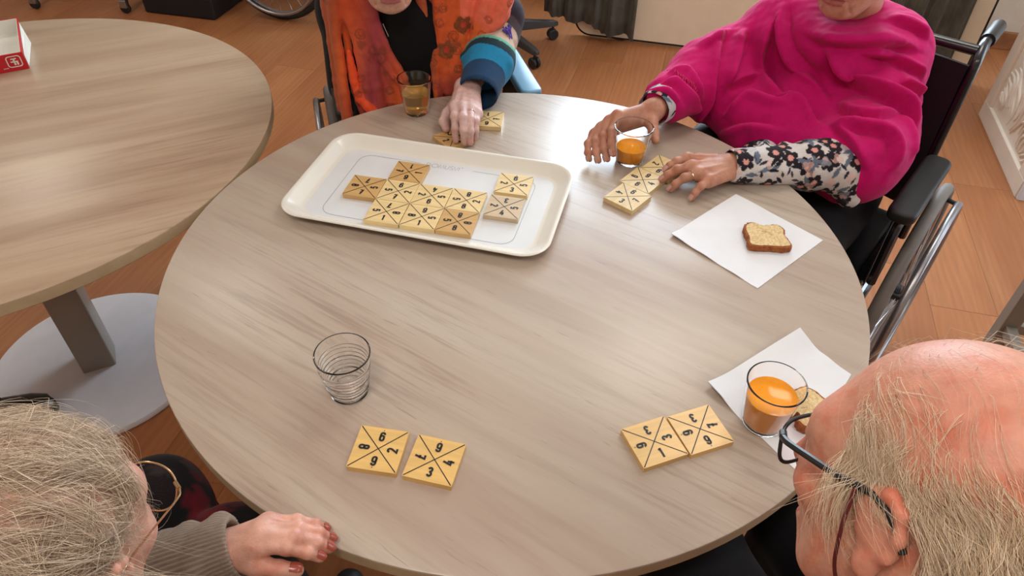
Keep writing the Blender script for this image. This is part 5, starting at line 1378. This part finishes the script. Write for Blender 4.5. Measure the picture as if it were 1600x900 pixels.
# scarf: two hanging panels of soft folds
def zf(v): return 0.952 - 0.00146 * v
def drop(S, pts, r, k=0.012, back=0.0):
    P = [at(u, v, zf(v)) + np.array((0, back, 0)) for u, v in pts]; Pf = []
    for i in range(len(P) - 1): Pf += [P[i] * (1 - t) + P[i + 1] * t for t in (0, 0.5)]
    Pf.append(P[-1]); S.chain(Pf, r if not hasattr(r, '__len__') else list(np.interp(np.linspace(0, 1, len(Pf)), np.linspace(0, 1, len(r)), r)), k)
S = SDF()
up_ = lambda L: [(L[0][0] + (L[0][0] - L[1][0]) * 0.6, -26)] + L
PANL = (([(507, 0), (510, 29), (522, 108), (528, 152), (534, 186), (537, 205)], 0.011, 0.016), ([(520, 0), (524, 49), (533, 110), (542, 178), (546, 200)], 0.013, 0.0), ([(531, 0), (539, 56), (546, 110), (554, 147), (566, 180)], (0.012, 0.010, 0.012), 0.020),
        ([(546, 78), (551, 105), (555, 125), (564, 152), (586, 176)], (0.006, 0.010, 0.012), -0.008), ([(543, 0), (556, 50), (570, 110), (577, 165)], (0.014, 0.014, 0.014), -0.002), ([(556, 0), (570, 55), (584, 110), (592, 165)], (0.016, 0.018, 0.018), 0.008), ([(571, 0), (584, 44), (600, 90), (617, 117), (634, 131)], (0.018, 0.014, 0.012, 0.010), -0.006),
        ([(592, 100), (604, 135), (610, 165)], 0.020, 0.022), ([(606, 112), (622, 138), (628, 160)], 0.017, 0.010), ([(581, 0), (592, 38), (612, 86), (633, 120)], 0.009, -0.012), ([(564, 0), (577, 50), (594, 98)], 0.014, 0.018))
PANR = (([(658, 0), (668, 46), (679, 80), (682, 121), (685, 150)], 0.011, -0.004), ([(670, 0), (677, 50), (687, 90), (692, 152)], (0.012, 0.010, 0.012), 0.018), ([(684, 0), (689, 62), (697, 110), (701, 142)], 0.014, 0.0), ([(702, 0), (704, 50), (708, 90), (708, 132)], 0.021, 0.010), ([(720, 0), (720, 40), (721, 75), (718, 118)], 0.019, 0.004),
        ([(735, 0), (731, 40), (730, 75), (728, 104)], 0.013, 0.020), ([(762, -6), (749, 30), (740, 58), (735, 92)], (0.014, 0.010, 0.008), -0.010), ([(752, 0), (744, 40), (738, 62)], 0.013, 0.014), ([(790, -4), (776, 26), (757, 46), (744, 58)], (0.018, 0.014, 0.009), -0.010), ([(776, -10), (766, 14), (754, 34)], 0.020, 0.012), ([(788, 4), (785, 24), (770, 42)], 0.012, 0.006))
for L_, r, b in PANL + PANR: drop(S, up_(L_) if L_[0][1] == 0 else L_, r, 0.005, b)
S.chain([Ash[0] + (0.02, -0.02, 0.03), Ash[0] + (-0.01, 0.02, 0.035), Ash[0] + (0.09, 0.10, 0.05), (-0.24, 0.82, 0.955), Ash[1] + (-0.09, 0.09, 0.05), Ash[1] + (0.0, 0.02, 0.035), Ash[1] + (0.0, -0.04, 0.02)], [0.06, 0.06, 0.05, 0.048, 0.05, 0.06, 0.06], 0.04)
sv, sq = S.mesh(0.0027, 2, hi=(0.02, 0.90, 1.06)); sn = normals(sv, sq); sv = sv + sn * (0.0012 * vnoise(sv, 90, 8))[:, None]
xx, zz = sv[:, 0], sv[:, 2]; n1 = vnoise(sv, 22, 31); n2 = vnoise(sv, 55, 33)
ora = lin(228, 104, 46); deep = lin(200, 72, 34); rose = lin(162, 62, 66); brn = lin(168, 84, 50); coral = lin(236, 112, 86); bright = lin(244, 82, 34)
def mixc(c, col, m): m = np.clip(m, 0, 1)[:, None]; return c * (1 - m) + col * m
c = mixc(np.tile(ora, (len(sv), 1)), deep, 0.5 + 0.45 * n1)
left = xx < -0.19
c = mixc(c, rose, left * np.exp(-((xx + 0.335 + 0.35 * (zz - 0.80) * -0.5) / 0.042) ** 2) * 1.0)
c = mixc(c, brn, left * np.clip((-0.40 - xx) / 0.03 + 0.3 * n1, 0, 0.85)); c = mixc(c, brn, left * np.clip((xx + 0.285) / 0.03, 0, 0.75) * (zz > 0.76))
c = mixc(c, coral, (~left) * np.clip((zz - 0.885) / 0.03 + 0.5 * n2, 0, 0.9) * (xx > -0.13)); c = mixc(c, rose, (~left) * np.clip((0.80 - zz) / 0.05 + 0.4 * n1, 0, 0.6))
bl = PANL[3][0]; bp = [at(u, v, zf(v)) + (0, -0.008, 0) for u, v in bl]; dd = np.min([prim_cone(sv, bp[i], bp[i + 1], 0.0, 0.0) for i in range(len(bp) - 1)], 0); c = mixc(c, bright, np.clip((0.0165 - dd) / 0.003, 0, 0.9))
rp = np.random.default_rng(21); front = np.where(sn[:, 1] < -0.2)[0]
KP = [('ring', 0.020, lin(120, 50, 30), 0), ('blob', 0.012, lin(128, 62, 36), 0), ('ring', 0.013, lin(140, 52, 40), 0), ('ring', 0.016, lin(96, 60, 40), 0)]
c = paint_motifs(sv, sn, c, rp.choice(front, 60), rp, KP)
for (u, v) in ((722, 36), (696, 76)):
    i = np.argmin(np.linalg.norm(sv - at(u, v, zf(v)), axis=1)); c = paint_motifs(sv, sn, c, [i], rp, [('flower', 0.022, lin(140, 74, 34), lin(196, 62, 46))]); c = paint_motifs(sv, sn, c, [i], rp, [('ring', 0.026, lin(104, 60, 32), 0)])
skin_obj('scarf', sv, sq, SILK, pA, c)
tas = MB()
for k in range(16):
    p = at(790 + rp.uniform(-6, 6), 40 + rp.uniform(-4, 8), 0.885); tas.tube([p, p + rp.normal(0, 0.004, 3) + (0.003, 0, -0.008), p + rp.normal(0, 0.006, 3) + (0.006, -0.002, -0.018)], [0.0024, 0.002, 0.001], 5)
o = tas.build('tassel', plain('violet_tassel', (88, 72, 170), 0.8), pA); o['kind'] = 'stuff'
# striped sleeve
S = SDF(); el = at(770, 52, 0.845); wst = at(748, 141, 0.800); mid = (el + wst) / 2 + np.array((0.008, 0, 0.0))
S.chain([Ash[1] + (0.035, 0.0, -0.03), el, mid, wst], [0.056, 0.058, 0.054, 0.047], 0.03)
axs = (wst - el) / np.linalg.norm(wst - el)
for t, dx in ((0.16, 0.5), (0.36, -0.4), (0.56, 0.3)):
    q = el + (wst - el) * t; S.cone(q + np.array((-0.050, 0.010 * dx, 0.016)), q + np.array((0.052, -0.02, 0.012)), 0.008, 0.007, 0.014)
S.cone(wst + axs * 0.05, wst - axs * 0.045, 0.044, 0.039, 0.003, 's')
sv, sq = S.mesh(0.0023, 1, cut=lambda p: np.maximum((p - wst) @ axs - 0.030 - 0.25 * (p[..., 0] - wst[0]), 0.752 - p[..., 2]))
t = ((sv - el) @ axs) / np.linalg.norm(wst - el) + 0.25 * (sv[:, 0] - el[0] + 0.03) + 0.03 * vnoise(sv, 50, 3)
bands = [(-9, lin(44, 36, 48)), (0.02, lin(70, 58, 62)), (0.14, lin(190, 164, 146)), (0.44, lin(96, 176, 150)), (0.49, lin(28, 52, 60)), (0.60, lin(30, 128, 172)), (0.78, lin(28, 62, 96)), (1.04, lin(24, 50, 80))]
c = np.zeros((len(sv), 3))
for b0, col in bands: c[t > b0] = col
skin_obj('striped_sleeve', sv, sq, CLOTH, pA, c)
fa = np.array((math.cos(AF), math.sin(AF), 0)); la = np.array((-fa[1], fa[0], 0)); ca = np.array((-0.215, 0.76, 0))
lower_body(pA, ca - fa * 0.10 + (0, 0, 0.575), [ca + fa * 0.30 + la * s * 0.095 + (0, 0, 0.572) for s in (-1, 1)], [ca + fa * 0.40 + la * s * 0.10 + (0, 0, 0.165) for s in (-1, 1)], [ca + fa * 0.53 + la * s * 0.11 + (0, 0, 0.155) for s in (-1, 1)], CLOTH, BLK)
hn = normals(hv, hq); L = ((hv - ao) @ aR) / 0.98
hair_for('hair', pA, hv, hn, L, ao, aR, 0.98, 2600, swept(-0.05, 0.11, 0.0), 0.07, 5, 0.0005, 0.3, 0.3, 6, (lin(206, 202, 198), lin(160, 152, 146)), scalp(L))
world_children(pA)

# ================================================================== woman with gold glasses
pC = person((-0.46, -0.90, 0), 'woman with thin grey blond hair in a ribbed brown jumper, hand on the table edge')
co, cR = frame((-0.388, -0.714, 1.013), 82.5, 18.1, 0.5)
Cneck = np.array((-0.425, -0.815, 0.905)); Csh = (np.array((-0.265, -0.875, 0.845)), np.array((-0.600, -0.805, 0.845)))
HC = head_sdf(co, cR, 1.0, Cneck); hv, hq = HC.mesh(0.0022, 1)
hc = face_colour(hv, co, cR, 1.0, lin(206, 158, 138), lin(170, 100, 94), lin(210, 136, 118), 9)
L = (hv - co) @ cR; sc = scalp(L); hc[sc] = hc[sc] * 0.55 + lin(176, 150, 128) * 0.45
W = at(338, 864, 0.783)
Ch, Cn, Cj = hand_sdf(W, px((398, 852, 0.797), (405, 838, 0.800), (411, 826, 0.797), (419, 815, 0.789)),
                      px((500, 871, 0.766), (514, 857, 0.762), (517, 842, 0.759), (508, 826, 0.759)), (0.008, 0.010, 0.011, 0.010),
                      px((368, 872, 0.778), (400, 884, 0.776), (436, 889, 0.772), (464, 891, 0.768)), (-0.600, -0.640, 0.735), 0.96, 0.024, 0.034)
cv, cq = Ch.mesh(0.0016, 1)
tv, tq = torso_mesh((-0.49, -0.94, 0.55), (-0.45, -0.88, 0.78), Cneck, Csh).mesh(0.011, 1)
V_, Q_ = merge([(hv, hq), (cv, cq), (tv, tq)]); hcol = lin(204, 152, 132)
skin_obj('body', V_, Q_, SKIN['rosy'], pC, np.concatenate([hc, np.tile(hcol, (len(cv), 1)) * (1 + 0.08 * vnoise(cv, 150, 2)[:, None]), np.tile(hcol, (len(tv), 1))]))
for nl in nail_mesh(Cn): skin_obj('fingernail', nl[0], nl[1], NAILMAT, pC)
# ribbed jumper
S = SDF(); S.cone((-0.49, -0.94, 0.56), (-0.45, -0.88, 0.80), 0.150, 0.140, 0.04); S.cone(Csh[0], Csh[1], 0.068, 0.068, 0.05); S.cone((-0.44, -0.85, 0.86), Cneck, 0.075, 0.064, 0.03)
S.chain([Csh[0], (-0.195, -0.93, 0.66), (-0.22, -0.79, 0.60)], [0.064, 0.055, 0.042], 0.03); S.chain([Csh[1], (-0.650, -0.690, 0.720)], [0.066, 0.058], 0.03)
tv, tq = S.mesh(0.007, 1)
S = SDF(); el = np.array((-0.650, -0.690, 0.720)); cu = at(366, 857, 0.783); axs = (cu - el) / np.linalg.norm(cu - el); Lc = np.linalg.norm(cu - el)
S.chain([el, el + (cu - el) * 0.5, cu - axs * 0.006], [0.056, 0.048, 0.0365], 0.02)
for dd_, tl in ((0.030, 0.3), (0.062, -0.2), (0.094, 0.25), (0.13, 0.0)):
    q = cu - axs * dd_; S.cone(q + np.array((0.010 * tl, 0.040, 0.010)), q + np.array((-0.010 * tl, -0.030, 0.022)), 0.011, 0.010, 0.016)
S.cone(cu + axs * 0.03, cu - axs * 0.012, 0.032, 0.0305, 0.003, 's')
rv, rq = S.mesh(0.0020, 1, cut=lambda p: (p - cu) @ axs - 0.004); rn = normals(rv, rq)
w_ = rv - el; w_ = w_ - np.outer(w_ @ axs, axs); s1 = np.cross(axs, (0, 0, 1.0)); s1 /= np.linalg.norm(s1); s2 = np.cross(s1, axs)
ang = np.arctan2(w_ @ s2, w_ @ s1); rib = np.sin(ang * 46); rv = rv + rn * (0.0009 * rib)[:, None]
KN = lin(132, 116, 102)
V_, Q_ = merge([(tv, tq), (rv, rq)])
c = np.concatenate([np.tile(KN, (len(tv), 1)), KN * (1 + 0.16 * rib)[:, None]])
skin_obj('ribbed_jumper', V_, Q_, CLOTH, pC, c)
rk_ = np.random.default_rng(31)
def skirt(V, N):
    c = np.tile(lin(22, 20, 24), (len(V), 1)); return paint_motifs(V, N, c, rk_.integers(0, len(V), 120), rk_, [('blob', 0.03, lin(110, 20, 34), 0), ('flower', 0.028, lin(92, 18, 34), lin(30, 24, 28)), ('leaf', 0.025, lin(50, 48, 46), 0)])
lower_body(pC, (-0.50, -0.93, 0.56), [(-0.400, -0.490, 0.57), (-0.535, -0.410, 0.57)], [(-0.37, -0.42, 0.09), (-0.54, -0.33, 0.09)], [(-0.34, -0.28, 0.045), (-0.53, -0.18, 0.045)], CLOTH, BLK, paint=skirt)
hn = normals(hv, hq)
def comb_c(q):
    c = np.array((-0.014, 0, 0.03)); n = (q - c) / np.array((0.098, 0.078, 0.088)) ** 2; n /= np.linalg.norm(n, axis=1)[:, None]
    d = q - np.array((-0.060, 0.030, 0.105)); d = d + np.array((0.02, -0.03, -0.01)) - n * ((d + np.array((0.02, -0.03, -0.01))) * n).sum(1)[:, None]
    sw = np.sin(q[:, :1] * 70 + q[:, 2:3] * 50 + q[:, 1:2] * 40); return d / (np.linalg.norm(d, axis=1)[:, None] + 1e-6) + 0.28 * sw * np.cross(n, d / (np.linalg.norm(d, axis=1)[:, None] + 1e-6))
hair_for('hair', pC, hv, hn, L, co, cR, 1.0, 6500, comb_c, 0.095, 8, 0.00021, 0.8, 0.2, 7, (lin(240, 218, 190), lin(150, 122, 98)), sc, 22, 0.5)
hair_for('loose_hair', pC, hv, hn, L, co, cR, 1.0, 260, comb_c, 0.085, 9, 0.00020, 1.0, 0.4, 17, (lin(240, 222, 198), lin(180, 156, 130)), sc, 4, 0.35)
world_children(pC)

LENS = glass_mat('spectacle_lens', (0.93, 0.86, 0.88, 1), 0.0, 1.12)
def spectacles(o, R, s, rim_mat, rx, ry, power, wire, temple, label, y0=0.034, x0=0.101, cord=None, tilt=0.10, zc=-0.004):
    T = lambda p: o + R @ (np.array(p, float) * s)
    root = empty('eyeglasses', T((x0, 0, 0))); tag(root, label, 'glasses')
    for y in (-1, 1):
        pts = []
        for k in range(48):
            a = 2 * PI * k / 48; ca, sa = math.cos(a), math.sin(a)
            cx = math.copysign(abs(ca) ** power, ca) * rx; cz = math.copysign(abs(sa) ** power, sa) * ry
            yy = y0 * y + cx; pts.append(T((x0 - 0.9 * (yy * yy) + tilt * cz, yy, zc + cz)))
        MB().tube(pts, wire, 8, closed=True).build('rim', rim_mat, root, smooth=True)
        c = np.mean(pts, 0); n = R @ np.array((1.0, 0, 0)); lens = MB(); nn = len(pts)
        V = [c + n * 0.0012] + [p + (c - p) * 0.02 + n * 0.0006 for p in pts] + [c - n * 0.0006] + [p + (c - p) * 0.02 - n * 0.0006 for p in pts]
        F = [(0, 1 + k, 1 + (k + 1) % nn) for k in range(nn)] + [(nn + 1, nn + 2 + (k + 1) % nn, nn + 2 + k) for k in range(nn)] + [(1 + k, nn + 2 + k, nn + 2 + (k + 1) % nn, 1 + (k + 1) % nn) for k in range(nn)]
        lens.add(V, F).build('lens', LENS, root, smooth=True)
        hx = x0 - 0.9 * (y0 + rx) ** 2; hy = (y0 + rx) * y
        hz = zc + 0.010; path = [T((hx, hy, hz)), T((hx - 0.004, hy + 0.006 * y, hz)), T((hx - 0.014, 0.0735 * y, hz)), T((0.03, 0.082 * y, 0.007)), T((0.0, 0.087 * y, 0.012)), T((-0.016, 0.0875 * y, 0.004)), T((-0.028, 0.084 * y, -0.018))]
        MB().tube(bend(path, 3, 0.25), temple, 8, flat=1.0).build('temple', rim_mat, root, smooth=True)
        MB().tube([T((hx + 0.001, hy - 0.001 * y, hz)), T((hx - 0.006, hy + 0.007 * y, hz))], wire * 2.0, 8).build('hinge', rim_mat, root, smooth=True)
    MB().tube(bend([T((x0 - 0.9 * (y0 - rx) ** 2, -(y0 - rx), zc + 0.006)), T((x0 + 0.004, 0, zc + 0.010)), T((x0 - 0.9 * (y0 - rx) ** 2, y0 - rx, zc + 0.006))]), wire * 1.15, 8).build('bridge', rim_mat, root, smooth=True)
    if cord is not None:
        MB().tube(bend([T(q) for q in cord], 4, 0.3), 0.0016, 6).build('neck_cord', plain('dark_red_cord', (96, 26, 26), 0.8), root, smooth=True)
    world_children(root)
    return root
spectacles(co, cR, 1.0, M['gold'], 0.0265, 0.0225, 0.85, 0.0010, 0.0009, 'thin gold framed eyeglasses worn by the woman at the table edge', x0=0.115, zc=-0.014, tilt=0.30)

# ================================================================== balding man
pD = person((0.44, -0.82, 0), 'balding man with fair side hair in a dark red jumper and black trousers')
do, dR = frame((0.327, -0.683, 1.093), 122.2, 20.4, 19.3)
Dneck = np.array((0.385, -0.800, 0.975)); Dsh = (np.array((0.560, -0.760, 0.90)), np.array((0.265, -0.915, 0.89)))
HD = head_sdf(do, dR, 1.005, Dneck, ear=1.0); hv, hq = HD.mesh(0.0021, 1)
hc = face_colour(hv, do, dR, 1.005, lin(214, 154, 130), lin(184, 106, 94), lin(216, 122, 102), 12)
L = ((hv - do) @ dR) / 1.005
red = np.clip(0.5 + 0.6 * vnoise(L, 40, 41), 0, 1)[:, None] * (L[:, 2] > 0.03)[:, None]; hc = hc * (1 - 0.35 * red) + lin(206, 118, 96) * 0.35 * red
rm_ = np.random.default_rng(44)
for k in range(16):
    cc = L[rm_.integers(0, len(L))]; 
    if cc[2] < 0.02: continue
    m = np.linalg.norm(L - cc, axis=1) < rm_.uniform(0.0012, 0.0024); hc[m] = hc[m] * 0.55 + lin(120, 40, 34) * 0.45
tv, tq = torso_mesh((0.47, -0.86, 0.56), (0.43, -0.83, 0.82), Dneck, Dsh).mesh(0.011, 1)
# hands resting in the lap
hs = []
for (W, sg, fd) in ((np.array((0.315, -0.735, 0.690)), 1, np.array((0.80, 0.45, 0))), (np.array((0.560, -0.640, 0.690)), -1, np.array((-0.85, -0.1, 0)))):
    fd = fd / np.linalg.norm(fd); sd = np.array((fd[1], -fd[0], 0)) * sg
    mc = [W + fd * x + sd * y + (0, 0, 0.004) for x, y in ((0.082, 0.026), (0.085, 0.008), (0.080, -0.011), (0.072, -0.028))]
    tp = [m + fd * l + (0, 0, -0.012) for m, l in zip(mc, (0.072, 0.080, 0.074, 0.058))]
    th = [W + fd * x + sd * y + (0, 0, -0.004) for x, y in ((0.02, 0.024), (0.052, 0.044), (0.08, 0.054), (0.102, 0.056))]
    elb = np.array((0.27, -0.80, 0.66)) if sg > 0 else np.array((0.62, -0.72, 0.66))
    h_, _, _ = hand_sdf(W, mc, tp, 0.010, th, elb, 1.06, 0.026, 0.036, veins=False); hs.append(h_.mesh(0.0026, 1))
V_, Q_ = merge([(hv, hq), (tv, tq)] + hs); hcol = lin(214, 156, 132)
skin_obj('body', V_, Q_, SKIN['red'], pD, np.concatenate([hc] + [np.tile(hcol, (len(v), 1)) for v in [tv] + [x[0] for x in hs]]))
S = SDF(); S.cone((0.47, -0.86, 0.58), (0.43, -0.82, 0.82), 0.155, 0.150, 0.04); S.cone(Dsh[0], Dsh[1], 0.076, 0.076, 0.05); S.cone((0.42, -0.82, 0.88), Dneck + (0, 0, -0.02), 0.085, 0.066, 0.03)
S.chain([Dsh[1], (0.235, -0.860, 0.66), (0.300, -0.750, 0.690)], [0.072, 0.060, 0.044], 0.03); S.chain([Dsh[0], (0.655, -0.720, 0.66), (0.575, -0.640, 0.690)], [0.072, 0.060, 0.044], 0.03)
tv, tq = S.mesh(0.007, 1); n_ = normals(tv, tq); tv = tv + n_ * (0.004 * vnoise(tv, 45, 3))[:, None]
skin_obj('jumper', tv, tq, CLOTH, pD, np.tile(lin(112, 18, 32), (len(tv), 1)))
cl = SDF(); k_ = Dneck + np.array((-0.01, 0.012, 0.008)); cl.chain([k_ + 0.064 * (math.cos(a) * np.array((0.85, 0.5, 0.0)) + math.sin(a) * np.array((-0.5, 0.82, -0.25))) for a in np.linspace(0, 2 * PI, 15)], 0.010, 0.004)
tv, tq = cl.mesh(0.003, 1); skin_obj('shirt_collar', tv, tq, CLOTH, pD, np.where((vnoise(tv, 260, 7) > 0)[:, None], lin(206, 208, 224), lin(70, 70, 130)))
lower_body(pD, (0.47, -0.85, 0.56), [(0.250, -0.435, 0.585), (0.455, -0.430, 0.585)], [(0.27, -0.36, 0.09), (0.47, -0.36, 0.09)], [(0.22, -0.22, 0.045), (0.45, -0.21, 0.045)], CLOTH, BLK, rk=0.080)
hn = normals(hv, hq)
soft = 0.018 * rm_.normal(0, 1, len(L))
fringe = (L[:, 2] < 0.040 + soft + 0.25 * np.clip(L[:, 0] + 0.02, 0, 0.05)) & (L[:, 2] > -0.045) & (L[:, 0] < 0.042) & (np.abs(L[:, 1]) < 0.082) & ~((L[:, 2] < 0.002) & (L[:, 0] > -0.030)) & (np.linalg.norm(hv - (do + dR @ np.array((-0.014, 0, 0.030))), axis=1) > 0.07)
def comb_d(q):
    c = np.array((-0.014, 0, 0.03)); n = (q - c) / np.array((0.098, 0.078, 0.088)) ** 2; n /= np.linalg.norm(n, axis=1)[:, None]
    d = np.tile(np.array((-0.55, 0.0, -0.80)), (len(q), 1)) + 0.30 * np.sin(q[:, :1] * 60 + q[:, 2:3] * 45) * np.array((1, 0, -0.4)); d = d - n * (d * n).sum(1)[:, None]; return d / (np.linalg.norm(d, axis=1)[:, None] + 1e-6)
hair_for('side_hair', pD, hv, hn, L, do, dR, 1.005, 11500, comb_d, 0.052, 6, 0.00017, 0.40, 0.2, 8, (lin(250, 232, 204), lin(214, 182, 146)), fringe, 10, 0.30)
top = (L[:, 2] > 0.045) & (L[:, 0] < 0.06)
hair_for('thin_top_hair', pD, hv, hn, L, do, dR, 1.005, 300, comb_d, 0.060, 7, 0.00013, 0.7, 0.25, 9, (lin(236, 220, 196), lin(190, 168, 140)), top)
cheek = (np.abs(L[:, 1]) > 0.045) & (L[:, 0] > 0.01) & (L[:, 0] < 0.06) & (L[:, 2] < -0.01) & (L[:, 2] > -0.05)
hair_for('sideburn', pD, hv, hn, L, do, dR, 1.005, 350, comb_d, 0.016, 4, 0.00018, 0.5, 0.4, 10, (lin(226, 206, 176), lin(190, 160, 130)), cheek)
world_children(pD)
spectacles(do, dR, 1.005, M['black_plastic'], 0.028, 0.0195, 0.62, 0.0017, 0.0030, 'black plastic eyeglasses with dark red cord worn by the balding man', cord=[(0.012, 0.090, 0.010), (0.012, 0.094, -0.02), (0.018, 0.080, -0.06), (0.016, 0.058, -0.100), (-0.02, 0.06, -0.13)])
